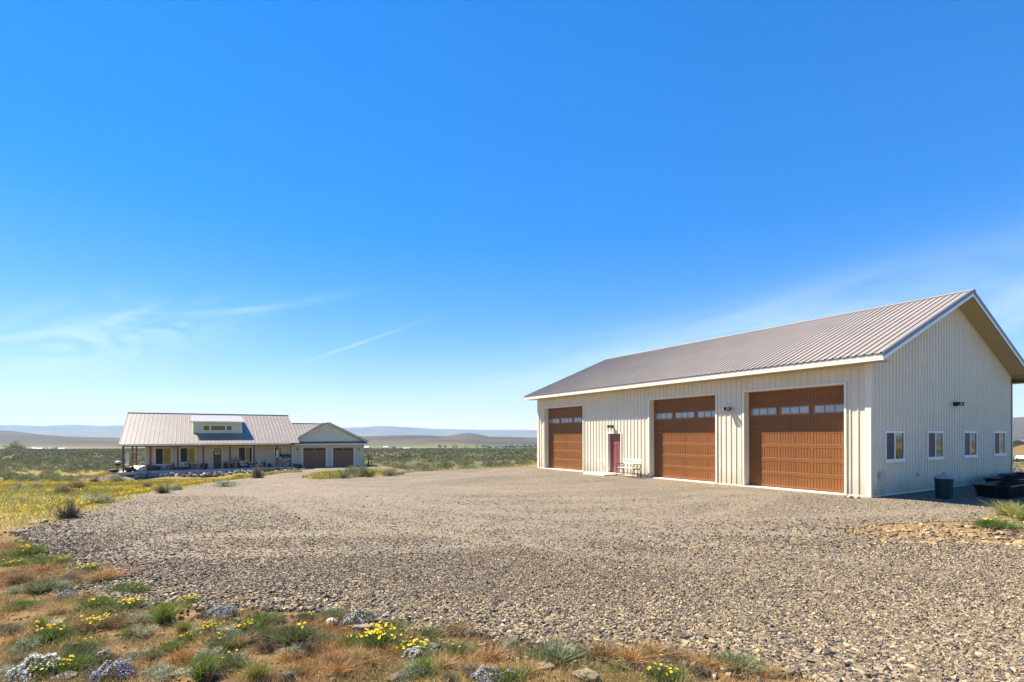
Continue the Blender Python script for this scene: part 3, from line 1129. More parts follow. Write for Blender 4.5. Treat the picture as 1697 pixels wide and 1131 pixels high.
def flood_light(fn, name='flood_light'):
    """Two-headed flood lamp; fn(p, q, z) maps along/out/up."""
    r = MB()
    r.tube(fn(0, 0.0, 0), fn(0, 0.05, 0), 0.075, 0.065, 14)
    base = r.build(name, MATS['black_metal'], barn)
    for s in (-1, 1):
        hd = MB()
        hd.path([fn(0.0, 0.04, 0), fn(s * 0.05, 0.10, 0.03)], 0.014)
        hd.tube(fn(s * 0.05, 0.08, 0.03), fn(s * 0.11, 0.25, -0.02), 0.045, 0.080, 14)
        hd.build('lamp_head', MATS['black_metal'], base)
        ln = MB()
        ln.tube(fn(s * 0.1105, 0.2515, -0.0205), fn(s * 0.113, 0.2585, -0.0225), 0.070, 0.066, 14)
        ln.build('lens', MATS['lens'], base)
    sn = MB()
    sn.tube(fn(0, 0.05, -0.03), fn(0, 0.09, -0.09), 0.028, 0.034, 10)
    sn.build('motion_sensor', MATS['black_metal'], base)


flood_light(lambda p, q, z: (-0.02 - q, 11.62 + p, 2.42 + z))
flood_light(lambda p, q, z: (-0.02 - q, 4.95 + p, 2.99 + z))
flood_light(lambda p, q, z: (6.18 + p, -0.02 - q, 3.09 + z))
eb = MB().box(0.50, 0.69, -0.115, -0.020, 0.53, 0.79).build('utility_box', MATS['grey_box'], barn, bevel=0.008)
MB().box(0.515, 0.675, -0.122, -0.1155, 0.60, 0.775).build('box_cover', MATS['grey_box'], eb)
hb = MB().box(3.16, 3.27, -0.06, -0.02, 0.57, 0.67).path([(3.215, -0.05, 0.60), (3.215, -0.13, 0.60), (3.215, -0.15, 0.56)], 0.014).tube((3.215, -0.11, 0.60), (3.215, -0.11, 0.65), 0.010).tube((3.215, -0.11, 0.65), (3.215, -0.11, 0.658), 0.03)
hb.build('hose_tap', MATS['steel'], barn)
hp_ = MB().tube((-0.0, 12.53, 0.62), (-0.16, 12.53, 0.62), 0.022).tube((-0.16, 12.53, 0.64), (-0.18, 12.53, 0.53), 0.024, 0.026).tube((-0.13, 12.53, 0.64), (-0.13, 12.53, 0.67), 0.03, 0.03)
hp_.build('hose_tap', MATS['trim_cream'], barn)

# ------------------------------------------------------------------ the house; local x runs along its front, local y goes back into it
mat('house_siding', (0.60, 0.52, 0.40), 0.75, 0.07, 2.0)
mat('house_shingle', (0.60, 0.60, 0.47), 0.80, 0.10, 5.0)
mat('house_roof', (0.225, 0.190, 0.150), 0.36, 0.07, 0.8, spec=0.6)
mat('post_brown', (0.130, 0.052, 0.034), 0.60, 0.15, 6.0, stretch=(6, 6, 0.6))
mat('porch_ceiling', (0.33, 0.17, 0.075), 0.65, 0.12, 4.0)
mat('garage_brown', (0.22, 0.095, 0.055), 0.50, 0.10, 5.0, stretch=(0.6, 0.6, 8))
mat('front_door_red', (0.130, 0.055, 0.052), 0.50, 0.10, 5.0)
mat('amber_glass', (0.60, 0.47, 0.24), 0.20, 0.3, 14.0)
glass_mat('house_glass', (0.035, 0.040, 0.030), 0.05)

house = thing('ranch_house', 'low ranch house with metal roof, dormer, open porch and double garage', 'house', (HOUSE0[0], HOUSE0[1], HZ), YAW)
UL, UR, VB = -6.89, 8.15, 12.0           # main block
GL, GR, GV = 8.10, 17.00, -0.30          # garage block
SLOPE = 0.42
VE, ZE = -2.62, 2.87                     # front eave
VR = 6.0
ZR = ZE + SLOPE * (VR - VE)


def board_wall(name, fn, p0, p1, z0, ztop, holes=(), parent=None, breaks=()):
    """Board and batten: flat boards with narrow battens proud of them."""
    mb = MB()
    sheet(mb, fn, p0, p1, z0, ztop, holes, False, breaks)
    p = p0 + 0.2
    while p < p1 - 0.05:
        for s, e in minus(z0, 99.0, [(h[2] - 0.06, h[3] + 0.06) for h in holes if h[0] - 0.06 < p < h[1] + 0.06]):
            t = ztop(p) if e > 90 else e
            if t > s + 0.02:
                a, b, q = p - 0.022, p + 0.022, 0.022
                mb.quad(fn(a, q, s), fn(b, q, s), fn(b, q, t), fn(a, q, t)).quad(fn(a, 0, s), fn(a, q, s), fn(a, q, t), fn(a, 0, t)).quad(fn(b, 0, s), fn(b, q, s), fn(b, q, t), fn(b, 0, t))
        p += 0.406
    return mb.build(name, MATS['house_siding'], parent or house)


def frame(mb, a, b, z0, z1, w, fn, q0, q1):
    """Picture frame of four boards; fn maps along/out/up."""
    def bar(pa, pb, za, zb, qq):
        c = [fn(pa, q0, za), fn(pb, qq, zb)]
        mb.box(c[0][0], c[1][0], c[0][1], c[1][1], za, zb)
    bar(a, b, z0, z0 + w, q1)
    bar(a, b, z1 - w, z1, q1)
    bar(a, a + w, z0 + w, z1 - w, q1 - 0.001)
    bar(b - w, b, z0 + w, z1 - w, q1 - 0.001)
    return mb


F = lambda p, q, z: (p, -q, z)
WIN = [(-6.05, -4.43, 0.50, 2.46), (-3.73, -2.12, 0.50, 2.46), (2.13, 3.74, 0.48, 2.45), (6.07, 7.09, 1.04, 2.41)]
DOOR = (-0.50, 0.52, 0.0, 2.41)
holes = [(a + 0.02, b - 0.02, c + 0.02, d - 0.02) for a, b, c, d in WIN] + [(DOOR[0] + 0.02, DOOR[1] - 0.02, -1, DOOR[3] - 0.02)]
main_top = lambda p: ZE + SLOPE * (0 - VE) - 0.1
board_wall('front_wall', F, UL, UR, -0.05, main_top, holes)
side_top = lambda p: ZE + SLOPE * ((p if p < VR else 2 * VR - p) - VE) - 0.12
board_wall('side_wall', lambda p, q, z: (UL - q, p, z), 0.0, VB, -0.05, side_top, (), None, (VR,))
board_wall('side_wall', lambda p, q, z: (UR + q, p, z), 0.0, VB, -0.05, side_top, (), None, (VR,))
board_wall('rear_wall', lambda p, q, z: (p, VB + q, z), UL, UR, -0.05, lambda p: side_top(VB))
MB().box(UL - 0.03, UL + 0.09, -0.035, -0.005, -0.02, 2.9).build('corner_board', MATS['trim_cream'], house)
for a, b, z0, z1 in WIN:
    w = frame(MB(), a, b, z0, z1, 0.11, F, -0.06, 0.045)
    mid = (a + b) / 2
    w.box(mid - 0.03, mid + 0.03, -0.020, 0.03, z0 + 0.11, z1 - 0.11)
    w = w.build('window', MATS['trim_cream'], house)
    MB().box(a + 0.10, mid - 0.029, 0.012, 0.02, z0 + 0.10, z1 - 0.10).build('insect_screen', MATS['glass_screen'], w)
    MB().box(mid + 0.029, b - 0.10, 0.004, 0.012, z0 + 0.10, z1 - 0.10).build('window_pane', MATS['house_glass'], w)
d = frame(MB(), DOOR[0], DOOR[1], -0.12, DOOR[3], 0.085, F, -0.08, 0.045)
d.box(-0.415, 0.435, -0.03, 0.06, 2.035, 2.10)
fd = d.build('front_door', MATS['trim_cream'], house)
lf = MB().box(-0.415, 0.435, 0.03, 0.07, 0.0, 2.034)
for k in range(3):
    lf.box(-0.30 + k * 0.22, -0.12 + k * 0.22, 0.022, 0.0299, 0.2, 1.45)
lf.build('door_leaf', MATS['front_door_red'], fd)
for k in range(3):
    MB().box(-0.25 + k * 0.19, -0.09 + k * 0.19, 0.020, 0.0295, 1.55, 1.90).build('door_pane', MATS['amber_glass'], fd)
MB().box(-0.41, 0.43, 0.012, 0.02, 2.105, 2.32).build('transom_pane', MATS['house_glass'], fd)
MB().box(-0.38, -0.345, -0.02, 0.0295, 0.92, 1.12).build('door_handle', MATS['black_metal'], fd)

# porch
MB().box(-9.0, UR - 0.05, -2.75, -0.03, -0.35, -0.02).build('porch_slab', MATS['concrete'], house, bevel=0.02)
MB().box(-9.0, UL - 0.04, -0.03, 12.5, -0.35, -0.021).build('porch_slab', MATS['concrete_bright'], house)
for u in (-8.62, -6.28, -3.82, -1.42, 1.20, 3.68, 6.13):
    p = MB().box(u - 0.085, u + 0.085, -2.365, -2.195, -0.02, 2.60).build('porch_post', MATS['post_brown'], house, bevel=0.012)
for v in (12.2, 7.2):
    MB().box(-8.705, -8.535, v - 0.085, v + 0.085, -0.02, 2.60).build('porch_post', MATS['post_brown'], house, bevel=0.012)
MB().box(-8.72, UR - 0.02, -2.37, -2.19, 2.601, 2.80).build('porch_beam', MATS['post_brown'], house)
MB().box(-8.715, -8.525, -2.19, 12.3, 2.602, 2.80).build('porch_beam', MATS['post_brown'], house)
MB().box(-8.95, UR - 0.02, -2.55, -0.03, 2.801, 2.83).build('porch_ceiling', MATS['porch_ceiling'], house)
MB().box(-8.95, UL - 0.02, -0.029, 12.3, 2.801, 2.83).build('porch_ceiling', MATS['porch_ceiling'], house)
# house number on its post
ns = MB().box(6.13 - 0.075, 6.13 + 0.075, -2.395, -2.366, 1.20, 2.00).build('number_plate', MATS['trim_white'], house)
digit = MB()
for k in range(4):
    z = 1.30 + k * 0.165
    digit.box(6.085, 6.175, -2.400, -2.3955, z, z + 0.022).box(6.085, 6.175, -2.400, -2.3955, z + 0.09, z + 0.112).box(6.085 if k % 2 else 6.153, 6.107 if k % 2 else 6.175, -2.400, -2.3955, z + 0.022, z + 0.09)
tag(digit.build('number_figures', MATS['black_metal'], ns), kind='stuff')
# small motion lamp by the front door
MB().box(-0.70, -0.62, -0.10, -0.03, 1.05, 1.20).build('door_lamp', MATS['black_metal'], house)


mat('dormer_roof_lit', (0.31, 0.295, 0.30), 0.36, 0.06, 0.8, spec=0.6)  # house roof metal, paler light on its low pitch painted into the colour


def seam_roof(root, fn, p0, p1, limit, pitch=0.406, name='roof_panel', m_='house_roof'):
    """Standing seam panels; limit(p) gives (t0, t1) along the slope; fn(p, t, q) maps along/up-slope/out."""
    p = p0
    while p < p1 - 0.02:
        e = min(p + pitch, p1)
        pa, pb = limit(p + 1e-4), limit(e - 1e-4)
        if pa[1] > pa[0] + 0.02 or pb[1] > pb[0] + 0.02:
            mb = MB()
            pts = [(p, 0.0), (p + 0.02, 0.045), (p + 0.045, 0.045), (p + 0.065, 0.0), (e, 0.0)]
            for (x0, q0), (x1, q1) in zip(pts[:-1], pts[1:]):
                f0, f1 = (x0 - p) / (e - p), (x1 - p) / (e - p)
                l0 = [pa[i] + (pb[i] - pa[i]) * f0 for i in (0, 1)]
                l1 = [pa[i] + (pb[i] - pa[i]) * f1 for i in (0, 1)]
                mb.quad(fn(x0, l0[0], q0), fn(x1, l1[0], q1), fn(x1, l1[1], q1), fn(x0, l0[1], q0))
            mb.build(name, MATS[m_], root)
        p = e


RL, RR = -8.95, 8.55
deck = MB()
deck.prism([(VE + 0.02, ZE - 0.03), (VR, ZR - 0.03), (2 * VR - VE - 0.02, ZE - 0.03), (2 * VR - VE - 0.02, ZE - 0.10), (VR, ZR - 0.16), (VE + 0.02, ZE - 0.10)], lambda p, q, t: (t, p, q), RL + 0.02, RR - 0.02)
hroof = deck.build('roof', MATS['backing'], house)
VC = VE + (5.36 - ZE) / SLOPE            # ridge of the lower link to the garage
GC, GZ, GE = 12.50, 5.42, 2.95           # garage gable: centre, peak, eave
GS = (GZ - GE) / 4.95


def front_plane(p, t, q):
    return (p, VE + t, ZE + SLOPE * t + q)


def rear_plane(p, t, q):
    return (p, 2 * VR - VE - t, ZE + SLOPE * t + q)


seam_roof(hroof, front_plane, RL, RR, lambda p: (0.0, VR - VE))
seam_roof(hroof, rear_plane, RL, RR, lambda p: (0.0, VR - VE))


def link_limit(p):
    # cut by the valley with the garage gable's left slope
    zg = GE + GS * (p - (GC - 4.95))
    t = (zg - ZE) / SLOPE
    return (max(0.0, t) if p > GC - 4.95 else 0.0, VC - VE)


seam_roof(hroof, front_plane, RR, 12.3, link_limit)
seam_roof(hroof, lambda p, t, q: (p, 2 * VC - VE - t, ZE + SLOPE * t + q), RR, 12.3, lambda p: (0.5, VC - VE))
MB().box(RL - 0.01, RR + 0.01, VR - 0.13, VR + 0.13, ZR - 0.02, ZR + 0.05).build('ridge_cap', MATS['roof_trim'], hroof)
MB().box(RR, 12.0, VC - 0.10, VC + 0.10, 5.355, 5.41).build('ridge_cap', MATS['roof_trim'], hroof)
for u0, u1 in ((RL - 0.03, RL), (RR, RR + 0.03)):
    MB().prism([(VE, ZE - 0.16), (VR, ZR - 0.18), (2 * VR - VE, ZE - 0.16), (2 * VR - VE, ZE + 0.02), (VR, ZR + 0.035), (VE, ZE + 0.02)], lambda p, q, t: (t, p, q), u0, u1).build('rake_board', MATS['roof_trim'], house)
MB().box(RL, 7.55, VE - 0.03, VE, ZE - 0.17, ZE - 0.015).build('fascia', MATS['trim_cream'], house)

# shed dormer
DU0, DU1, DV = -2.38, 2.58, 0.20
dz0 = ZE + SLOPE * (DV - VE)
DTOP = 5.38
dw = MB()
sheet(dw, lambda p, q, z: (p, DV - q, z), DU0, DU1, dz0 - 0.03, lambda p: DTOP, (), False)
dormer = dw.build('dormer', MATS['house_shingle'], house)
z = dz0
while z < DTOP - 0.05:                   # courses of shingle siding
    MB().prism([(0.0, 0.0), (0.030, 0.0), (0.006, 0.15), (0.0, 0.15)], lambda p, q, t: (t, DV - 0.002 - p, z + q), DU0, DU1).build('shingle_course', MATS['house_shingle'], dormer)
    z += 0.155
for u in (DU0, DU1):
    vt = VE + (6.28 - ZE) / SLOPE
    cm = MB()
    cm.quad((u, DV, dz0), (u, vt, 6.25), (u, DV, DTOP))
    cm.build('dormer_cheek', MATS['house_shingle'], dormer)
drs = (6.30 - 5.44) / (VE + (6.30 - ZE) / SLOPE - (DV - 0.45))
MB().prism([(DV - 0.43, 5.40), (VE + (6.30 - ZE) / SLOPE, 6.285), (VE + (6.30 - ZE) / SLOPE, 6.20), (DV - 0.43, 5.31)], lambda p, q, t: (t, p, q), DU0 - 0.28, DU1 + 0.28).build('dormer_deck', MATS['trim_cream'], dormer)
seam_roof(dormer, lambda p, t, q: (p, DV - 0.45 + t, 5.425 + drs * t + q), DU0 - 0.30, DU1 + 0.30, lambda p: (0.0, VE + (6.30 - ZE) / SLOPE - (DV - 0.45)), m_='dormer_roof_lit')
MB().box(DU0 - 0.3, DU1 + 0.3, DV - 0.462, DV - 0.432, 5.30, 5.42).build('fascia', MATS['trim_cream'], dormer)
MB().box(DU0 - 0.02, DU0 + 0.09, DV - 0.05, DV - 0.034, dz0, DTOP).build('corner_board', MATS['trim_white'], dormer)
MB().box(DU1 - 0.09, DU1 + 0.02, DV - 0.05, DV - 0.034, dz0, DTOP).build('corner_board', MATS['trim_white'], dormer)
FD = lambda p, q, z: (p, DV - q, z)
dwn = frame(MB(), -1.46, 1.61, 4.30, 5.03, 0.10, FD, 0.0, 0.075)
for a in (-0.78, 0.83):
    dwn.box(a, a + 0.16, DV - 0.068, DV, 4.40, 4.93)
dwn = dwn.build('dormer_window', MATS['trim_cream'], dormer)
for a, b in ((-1.36, -0.78), (-0.62, 0.83), (0.99, 1.51)):
    MB().box(a, b, DV - 0.045, DV - 0.035, 4.40, 4.93).build('window_pane', MATS['house_glass'], dormer)

# garage
FG = lambda p, q, z: (p, GV - q, z)
GD = [(9.38, 12.14, -0.24, 2.24), (13.02, 15.66, -0.27, 2.20)]
ghol = [(a, b, -2, d) for a, b, c, d in GD]
board_wall('garage_front', FG, GL, GR, -0.30, lambda p: 2.75, ghol)
gp = MB()
gp.prism([(GC - 4.55, GE - 0.05), (GC + 4.55, GE - 0.05), (GC, GZ - 0.18)], lambda p, q, t: (p, t, q), GV - 0.02, GV + 0.1)
gab = gp.build('garage_gable', MATS['house_shingle'], house)
z = GE - 0.02
while z < GZ - 0.45:
    hw = (GZ - 0.18 - z - 0.15) / (GZ - 0.18 - GE + 0.05) * 4.55
    MB().prism([(0.0, 0.0), (0.030, 0.0), (0.006, 0.15), (0.0, 0.15)], lambda p, q, t: (t, GV - 0.022 - p, z + q), GC - hw, GC + hw).build('shingle_course', MATS['house_shingle'], gab)
    z += 0.155
board_wall('garage_side', lambda p, q, z: (GR + q, p, z), GV, 9.0, -0.30, lambda p: 2.85)
board_wall('garage_side', lambda p, q, z: (GL - q, p, z), GV, 0.0, -0.30, lambda p: 2.75)
board_wall('garage_rear', lambda p, q, z: (p, 9.0 + q, z), GL, GR, -0.30, lambda p: GE + GS * (4.95 - abs(p - GC)) - 0.1, (), None, (GC,))
MB().box(GL - 0.03, GL + 0.10, GV - 0.045, GV - 0.024, -0.28, 2.75).build('corner_board', MATS['trim_cream'], house)
MB().box(GR - 0.05, GR + 0.03, GV - 0.045, GV - 0.024, -0.28, 2.75).build('corner_board', MATS['house_siding'], house)
# the pent roof under the gable
pent = MB().prism([(GV - 0.01, 3.02), (GV - 0.62, 2.70), (GV - 0.62, 2.66), (GV - 0.01, 2.66)], lambda p, q, t: (t, p, q), GL - 0.45, GR + 0.35).build('pent_roof', MATS['roof_trim'], house)
p = GL - 0.44
while p < GR + 0.3:
    MB().prism([(GV - 0.01, 3.05), (GV - 0.62, 2.73), (GV - 0.62, 2.701), (GV - 0.01, 3.021)], lambda a, q, t: (t, a, q), p, p + 0.025).build('seam', MATS['roof_trim'], pent)
    p += 0.406
MB().box(GL - 0.47, GR + 0.37, GV - 0.65, GV - 0.621, 2.55, 2.71).build('fascia', MATS['trim_cream'], house)
MB().box(GL - 0.46, GR + 0.36, GV - 0.62, GV - 0.03, 2.60, 2.655).build('pent_soffit', MATS['soffit_tan'], house)
groof = MB().prism([(GC - 4.93, GE - 0.03), (GC, GZ - 0.03), (GC + 4.93, GE - 0.03), (GC + 4.93, GE - 0.09), (GC, GZ - 0.12), (GC - 4.93, GE - 0.09)], lambda p, q, t: (p, t, q), GV - 0.36, 9.4).build('garage_roof', MATS['backing'], house)
for sgn in (-1, 1):
    seam_roof(groof, lambda p, t, q, s=sgn: (GC + s * (4.97 - t), p, GE - 0.005 + GS * t + q), GV - 0.40, 9.4, lambda p: (0.0, 4.97))
    pr = [(GC + sgn * 4.97, GE - 0.16), (GC, GZ - 0.17), (GC, GZ - 0.045), (GC + sgn * 4.97, GE - 0.04)]
    MB().prism(pr, lambda p, q, t: (p, t, q), GV - 0.44, GV - 0.40).build('rake_board', MATS['trim_cream'], house)
    pr = [(GC + sgn * 5.05, GE - 0.075), (GC, GZ - 0.044), (GC, GZ + 0.055), (GC + sgn * 5.05, GE + 0.03)]
    MB().prism(pr, lambda p, q, t: (p, t, q), GV - 0.47, GV - 0.40).build('rake_trim', MATS['roof_trim'], house)
    MB().prism([(GC + sgn * 4.9, GE - 0.13), (GC, GZ - 0.14), (GC, GZ - 0.125), (GC + sgn * 4.9, GE - 0.115)], lambda p, q, t: (p, t, q), GV - 0.395, GV - 0.05).build('rake_soffit', MATS['trim_cream'], house)
for a, b, c, dd in GD:
    tr = MB()
    tr.box(a - 0.14, a + 0.005, GV - 0.05, GV + 0.12, c, dd + 0.13).box(b - 0.005, b + 0.14, GV - 0.05, GV + 0.12, c, dd + 0.13).box(a + 0.005, b - 0.005, GV - 0.049, GV + 0.12, dd - 0.002, dd + 0.129)
    tr.build('garage_door_trim', MATS['trim_cream'], house)
    gd = MB().box(a - 0.05, b + 0.05, GV + 0.16, GV + 0.18, c, dd + 0.05).build('garage_door', MATS['backing'], house)
    sh = (dd - c) / 5
    for k in range(5):
        s_ = MB().box(a, b, GV + 0.10, GV + 0.155, c + 0.02 + k * sh, c + 0.012 + (k + 1) * sh)
        nb = 8
        pw = (b - a) / nb
        for j in range(nb):
            if k < 4:
                s_.box(a + j * pw + 0.03, a + (j + 1) * pw - 0.03, GV + 0.090, GV + 0.0995, c + 0.075 + k * sh, c - 0.045 + (k + 1) * sh)
        s_.build('door_section', MATS['garage_brown'], gd)
    for j in range(2):
        pw = (b - a) / 2
        MB().box(a + j * pw + 0.18, a + (j + 1) * pw - 0.18, GV + 0.088, GV + 0.098, dd - 0.36, dd - 0.16).build('door_pane', MATS['glass_screen'], gd)


def barn_lamp(u, z):
    b = MB().tube((u, GV - 0.02, z), (u, GV - 0.05, z), 0.06, 0.06, 10)
    b.path([(u, GV - 0.05, z), (u, GV - 0.14, z + 0.20), (u, GV - 0.28, z + 0.22), (u, GV - 0.34, z + 0.12)], 0.015)
    b.lathe([(0.03, 0.12), (0.05, 0.06), (0.17, -0.03), (0.165, -0.03), (0.03, 0.03)], (u, GV - 0.34, z), 14)
    return b.build('gooseneck_lamp', MATS['black_metal'], house)


barn_lamp(8.72, 1.98)
barn_lamp(16.32, 1.92)
MB().box(GL + 0.02, GR - 0.02, GV + 0.02, 8.95, -0.6, -0.255).build('garage_slab', MATS['concrete'], house)
MB().box(GL + 0.3, GR - 0.3, GV - 1.3, GV + 0.02, -0.6, -0.262).build('garage_apron', MATS['concrete'], house)

# ------------------------------------------------------------------ plants
attr_mat('foliage', 0.85, 0.20, 4.0, trans=0.22)
attr_mat('petals', 0.80, 0.08, 6.0, trans=0.25)
attr_mat('stone', 0.85, 0.22, 14.0)
mat('bark_grey', (0.115, 0.092, 0.070), 0.9, 0.25, 20.0)


def unit(v):
    return v / (np.linalg.norm(v, axis=-1, keepdims=True) + 1e-9)


def rhombs(c, d, length, width, r):
    """One leaf-shaped quad per centre; d is the leaf direction."""
    d = unit(d)
    s = unit(np.cross(d, unit(r.normal(size=d.shape))))
    length = np.broadcast_to(np.asarray(length), (len(c),))[:, None]
    width = np.broadcast_to(np.asarray(width), (len(c),))[:, None]
    V = np.stack([c, c + d * length * 0.5 + s * width * 0.5, c + d * length, c + d * length * 0.5 - s * width * 0.5], 1)
    return V.reshape(-1, 3)


def strips(p0, p1, w0, w1, r):
    """Thin tapering flat strips between points."""
    d = unit(p1 - p0)
    s = unit(np.cross(d, unit(r.normal(size=d.shape))))
    V = np.stack([p0 - s * w0, p0 + s * w0, p1 + s * w1, p1 - s * w1], 1)
    return V.reshape(-1, 3)


def quads(n):
    return np.arange(n * 4).reshape(n, 4)


def jitter(col, n, r, amt=0.22):
    base = np.asarray(col, float)
    k = 1 + amt * r.normal(size=(n, 1))
    return np.clip(base[None] * k * (1 + 0.06 * r.normal(size=(n, 3))), 0.004, 1)


def sagebrush(seed, n_leaf, leaf, clumps, colr, twig=60, gap=0.0, flat=0.62):
    """Unit shrub: about 1 m across and `flat` m high, built from clumps of small leaves on twigs."""
    r = np.random.default_rng(seed)
    cc = unit(r.normal(size=(clumps, 3)))
    cc[:, 2] = np.abs(cc[:, 2]) * 0.95 + 0.10
    rad = r.uniform(0.55, 1.05, size=(clumps, 1))
    cc = cc * rad * np.array([0.44, 0.44, flat * 0.86])
    cc[:, :2] += r.normal(size=(clumps, 2)) * 0.05
    which = r.integers(0, clumps, n_leaf)
    spread = 0.36 / math.sqrt(clumps)
    off = r.normal(size=(n_leaf, 3)) * spread * np.array([1, 1, 0.8])
    c = cc[which] + off
    c[:, 2] = np.maximum(c[:, 2], 0.01)
    d = unit(off) + np.array([0, 0, 0.7]) + 0.5 * r.normal(size=(n_leaf, 3))
    leafV = rhombs(c, d, leaf * r.uniform(0.7, 1.4, n_leaf), leaf * 0.42, r)
    tone = 1 + 0.20 * r.normal(size=clumps)
    leafC = jitter(colr, n_leaf, r, 0.16) * tone[which][:, None].clip(0.5, 1.5)
    ends = cc[r.integers(0, clumps, twig)] + r.normal(size=(twig, 3)) * spread * 1.2
    ends[:, 2] = np.maximum(ends[:, 2], 0.03)
    start = r.normal(size=(twig, 3)) * 0.03
    start[:, 2] = -0.03
    mid = start + (ends - start) * 0.5 + r.normal(size=(twig, 3)) * 0.04
    mid[:, 2] = np.maximum(mid[:, 2] - 0.03, 0.01)
    w = 0.016 if twig < 120 else 0.010
    twV = np.concatenate([strips(start, mid, w, w * 0.6, r), strips(mid, ends, w * 0.6, w * 0.2, r)])
    return (leafV, leafC), twV


def plant_parts(name_leaf, leaf, twig, mat_leaf='foliage'):
    (lv, lc) = leaf
    a = np_mesh(name_leaf, lv, quads(len(lv) // 4), MATS[mat_leaf], lc)
    b = np_mesh('stems', twig, quads(len(twig) // 4), MATS['bark_grey']) if twig is not None else None
    return a, b


def put(name, label, cat, group, x, y, scale, rz, parts, zs=1.0, sink=0.02):
    o = thing(name, label, cat, (x, y, H(x, y) - sink), rz, group)
    o.scale = (scale, scale, scale * zs)
    for pn, me in parts:
        if me is not None:
            link(bpy.data.objects.new(pn, me), o)
    return o


SAGE_GREEN, SAGE_PALE, SAGE_GREY, TWIGGY = (0.185, 0.205, 0.110), (0.31, 0.35, 0.235), (0.215, 0.190, 0.130), (0.175, 0.140, 0.085)
near_green = [plant_parts('foliage', *sagebrush(100 + k, 2600, 0.042, 26, SAGE_GREEN, 60)) for k in range(4)]
near_pale = [plant_parts('foliage', *sagebrush(120 + k, 2200, 0.046, 20, SAGE_PALE, 70)) for k in range(3)]
near_grey = [plant_parts('foliage', *sagebrush(140 + k, 1500, 0.034, 22, SAGE_GREY, 340)) for k in range(3)]
near_twig = [plant_parts('foliage', *sagebrush(160 + k, 1300, 0.030, 24, TWIGGY, 420, flat=0.85)) for k in range(2)]


def px_put(px, py, wpx, hpx, protos, flat, name, label, cat, group, k=0):
    x, y, z = at(px, py)
    w = wpx / FPX * y
    ms = protos[k % len(protos)]
    return put(name, label, cat, group, x, y, w, random.uniform(0, 6.28), (('foliage', ms[0]), ('stems', ms[1])), (hpx / wpx) / flat, 0.03)


G1 = 'grey shrubs in the yellow flower field'
for k, (px, py, w, h) in enumerate(((115, 859, 44, 40), (128, 814, 34, 22), (105, 819, 32, 19), (271, 818, 28, 22), (244, 809, 22, 12), (157, 801, 17, 14))):
    px_put(px, py, w, h, near_twig if k == 0 else near_grey, 0.85 if k == 0 else 0.62, 'dry_shrub',
           'tall twiggy grey shrub standing at the edge of the gravel' if k == 0 else 'rounded grey brown shrub among yellow flowers', 'shrub', G1, k)
G2 = 'pale sagebrush in the yellow flower field'
for k, (px, py, w, h) in enumerate(((164, 834, 48, 20), (291, 813, 24, 13), (373, 807, 32, 13), (30, 811, 26, 12), (62, 809, 22, 11))):
    px_put(px, py, w, h, near_pale, 0.62, 'sagebrush', 'pale silvery sagebrush low among yellow flowers', 'sagebrush', G2, k)
px_put(194, 801, 24, 13, near_green, 0.62, 'sagebrush', 'dark green sagebrush below the open end of the porch', 'sagebrush', None, 1)
px_put(427, 793, 25, 26, near_grey, 0.62, 'sagebrush', 'round grey sagebrush in front of the porch chairs', 'sagebrush', None, 1)
G3 = 'green sagebrush between drive and yard'
for k, (px, py, w, h) in enumerate(((547, 794, 18, 10), (570, 793, 32, 16), (585, 790, 38, 23), (600, 791, 28, 21), (613, 791, 20, 13), (646, 789, 32, 14), (664, 787, 14, 7))):
    px_put(px, py, w, h, near_green, 0.62, 'sagebrush', 'bushy green sagebrush between the drive and the yard', 'sagebrush', G3, k)

# the sagebrush plain: the nearest three hundred one by one, the rest as one mass
far_protos = [plant_parts('foliage', *sagebrush(200 + k, 420, 0.095, 12, (0.170 + 0.018 * (k % 3), 0.182 + 0.014 * (k % 3), 0.090 + 0.010 * (k % 4)), 14)) for k in range(6)]


def in_house(x, y, pad):
    hx, hy = x - HOUSE0[0], y - HOUSE0[1]
    u, v = hx * BX[0] + hy * BX[1], hx * AY[0] + hy * AY[1]
    return (u > -10 - pad) & (u < 19.5 + pad) & (v > -6.4 - pad) & (v < 14 + pad)


def in_barn(x, y, pad):
    hx, hy = x - BARN0[0], y - BARN0[1]
    u, v = hx * BX[0] + hy * BX[1], hx * AY[0] + hy * AY[1]
    return (u > -pad) & (u < BW + pad) & (v > -pad) & (v < BL + pad)


def plain_points(n, y0, y1, seed):
    r = np.random.default_rng(seed)
    y = np.sqrt(r.uniform(y0 ** 2, y1 ** 2, n))
    x = r.uniform(-1.06, 1.12, n) * y
    keep = ~in_house(x, y, 2.0) & ~in_barn(x, y, 2.0)
    # behind the house and the barn nothing shows
    az = x / y
    keep &= ~((az > 0.20) & (az < 0.80) & (y > 40))
    keep &= ~((x > -34) & (y < 66 + 0.15 * x)) & (y > 47)
    sd = np.full(n, 50.0)
    m_ = y < 100
    sd[m_] = yard_sdf(x[m_], y[m_])
    keep &= sd > 1.5
    keep &= fbm(x / 30.0, y / 14.0, 57, 3) < r.uniform(-0.05, 0.6, n)
    return x[keep], y[keep]


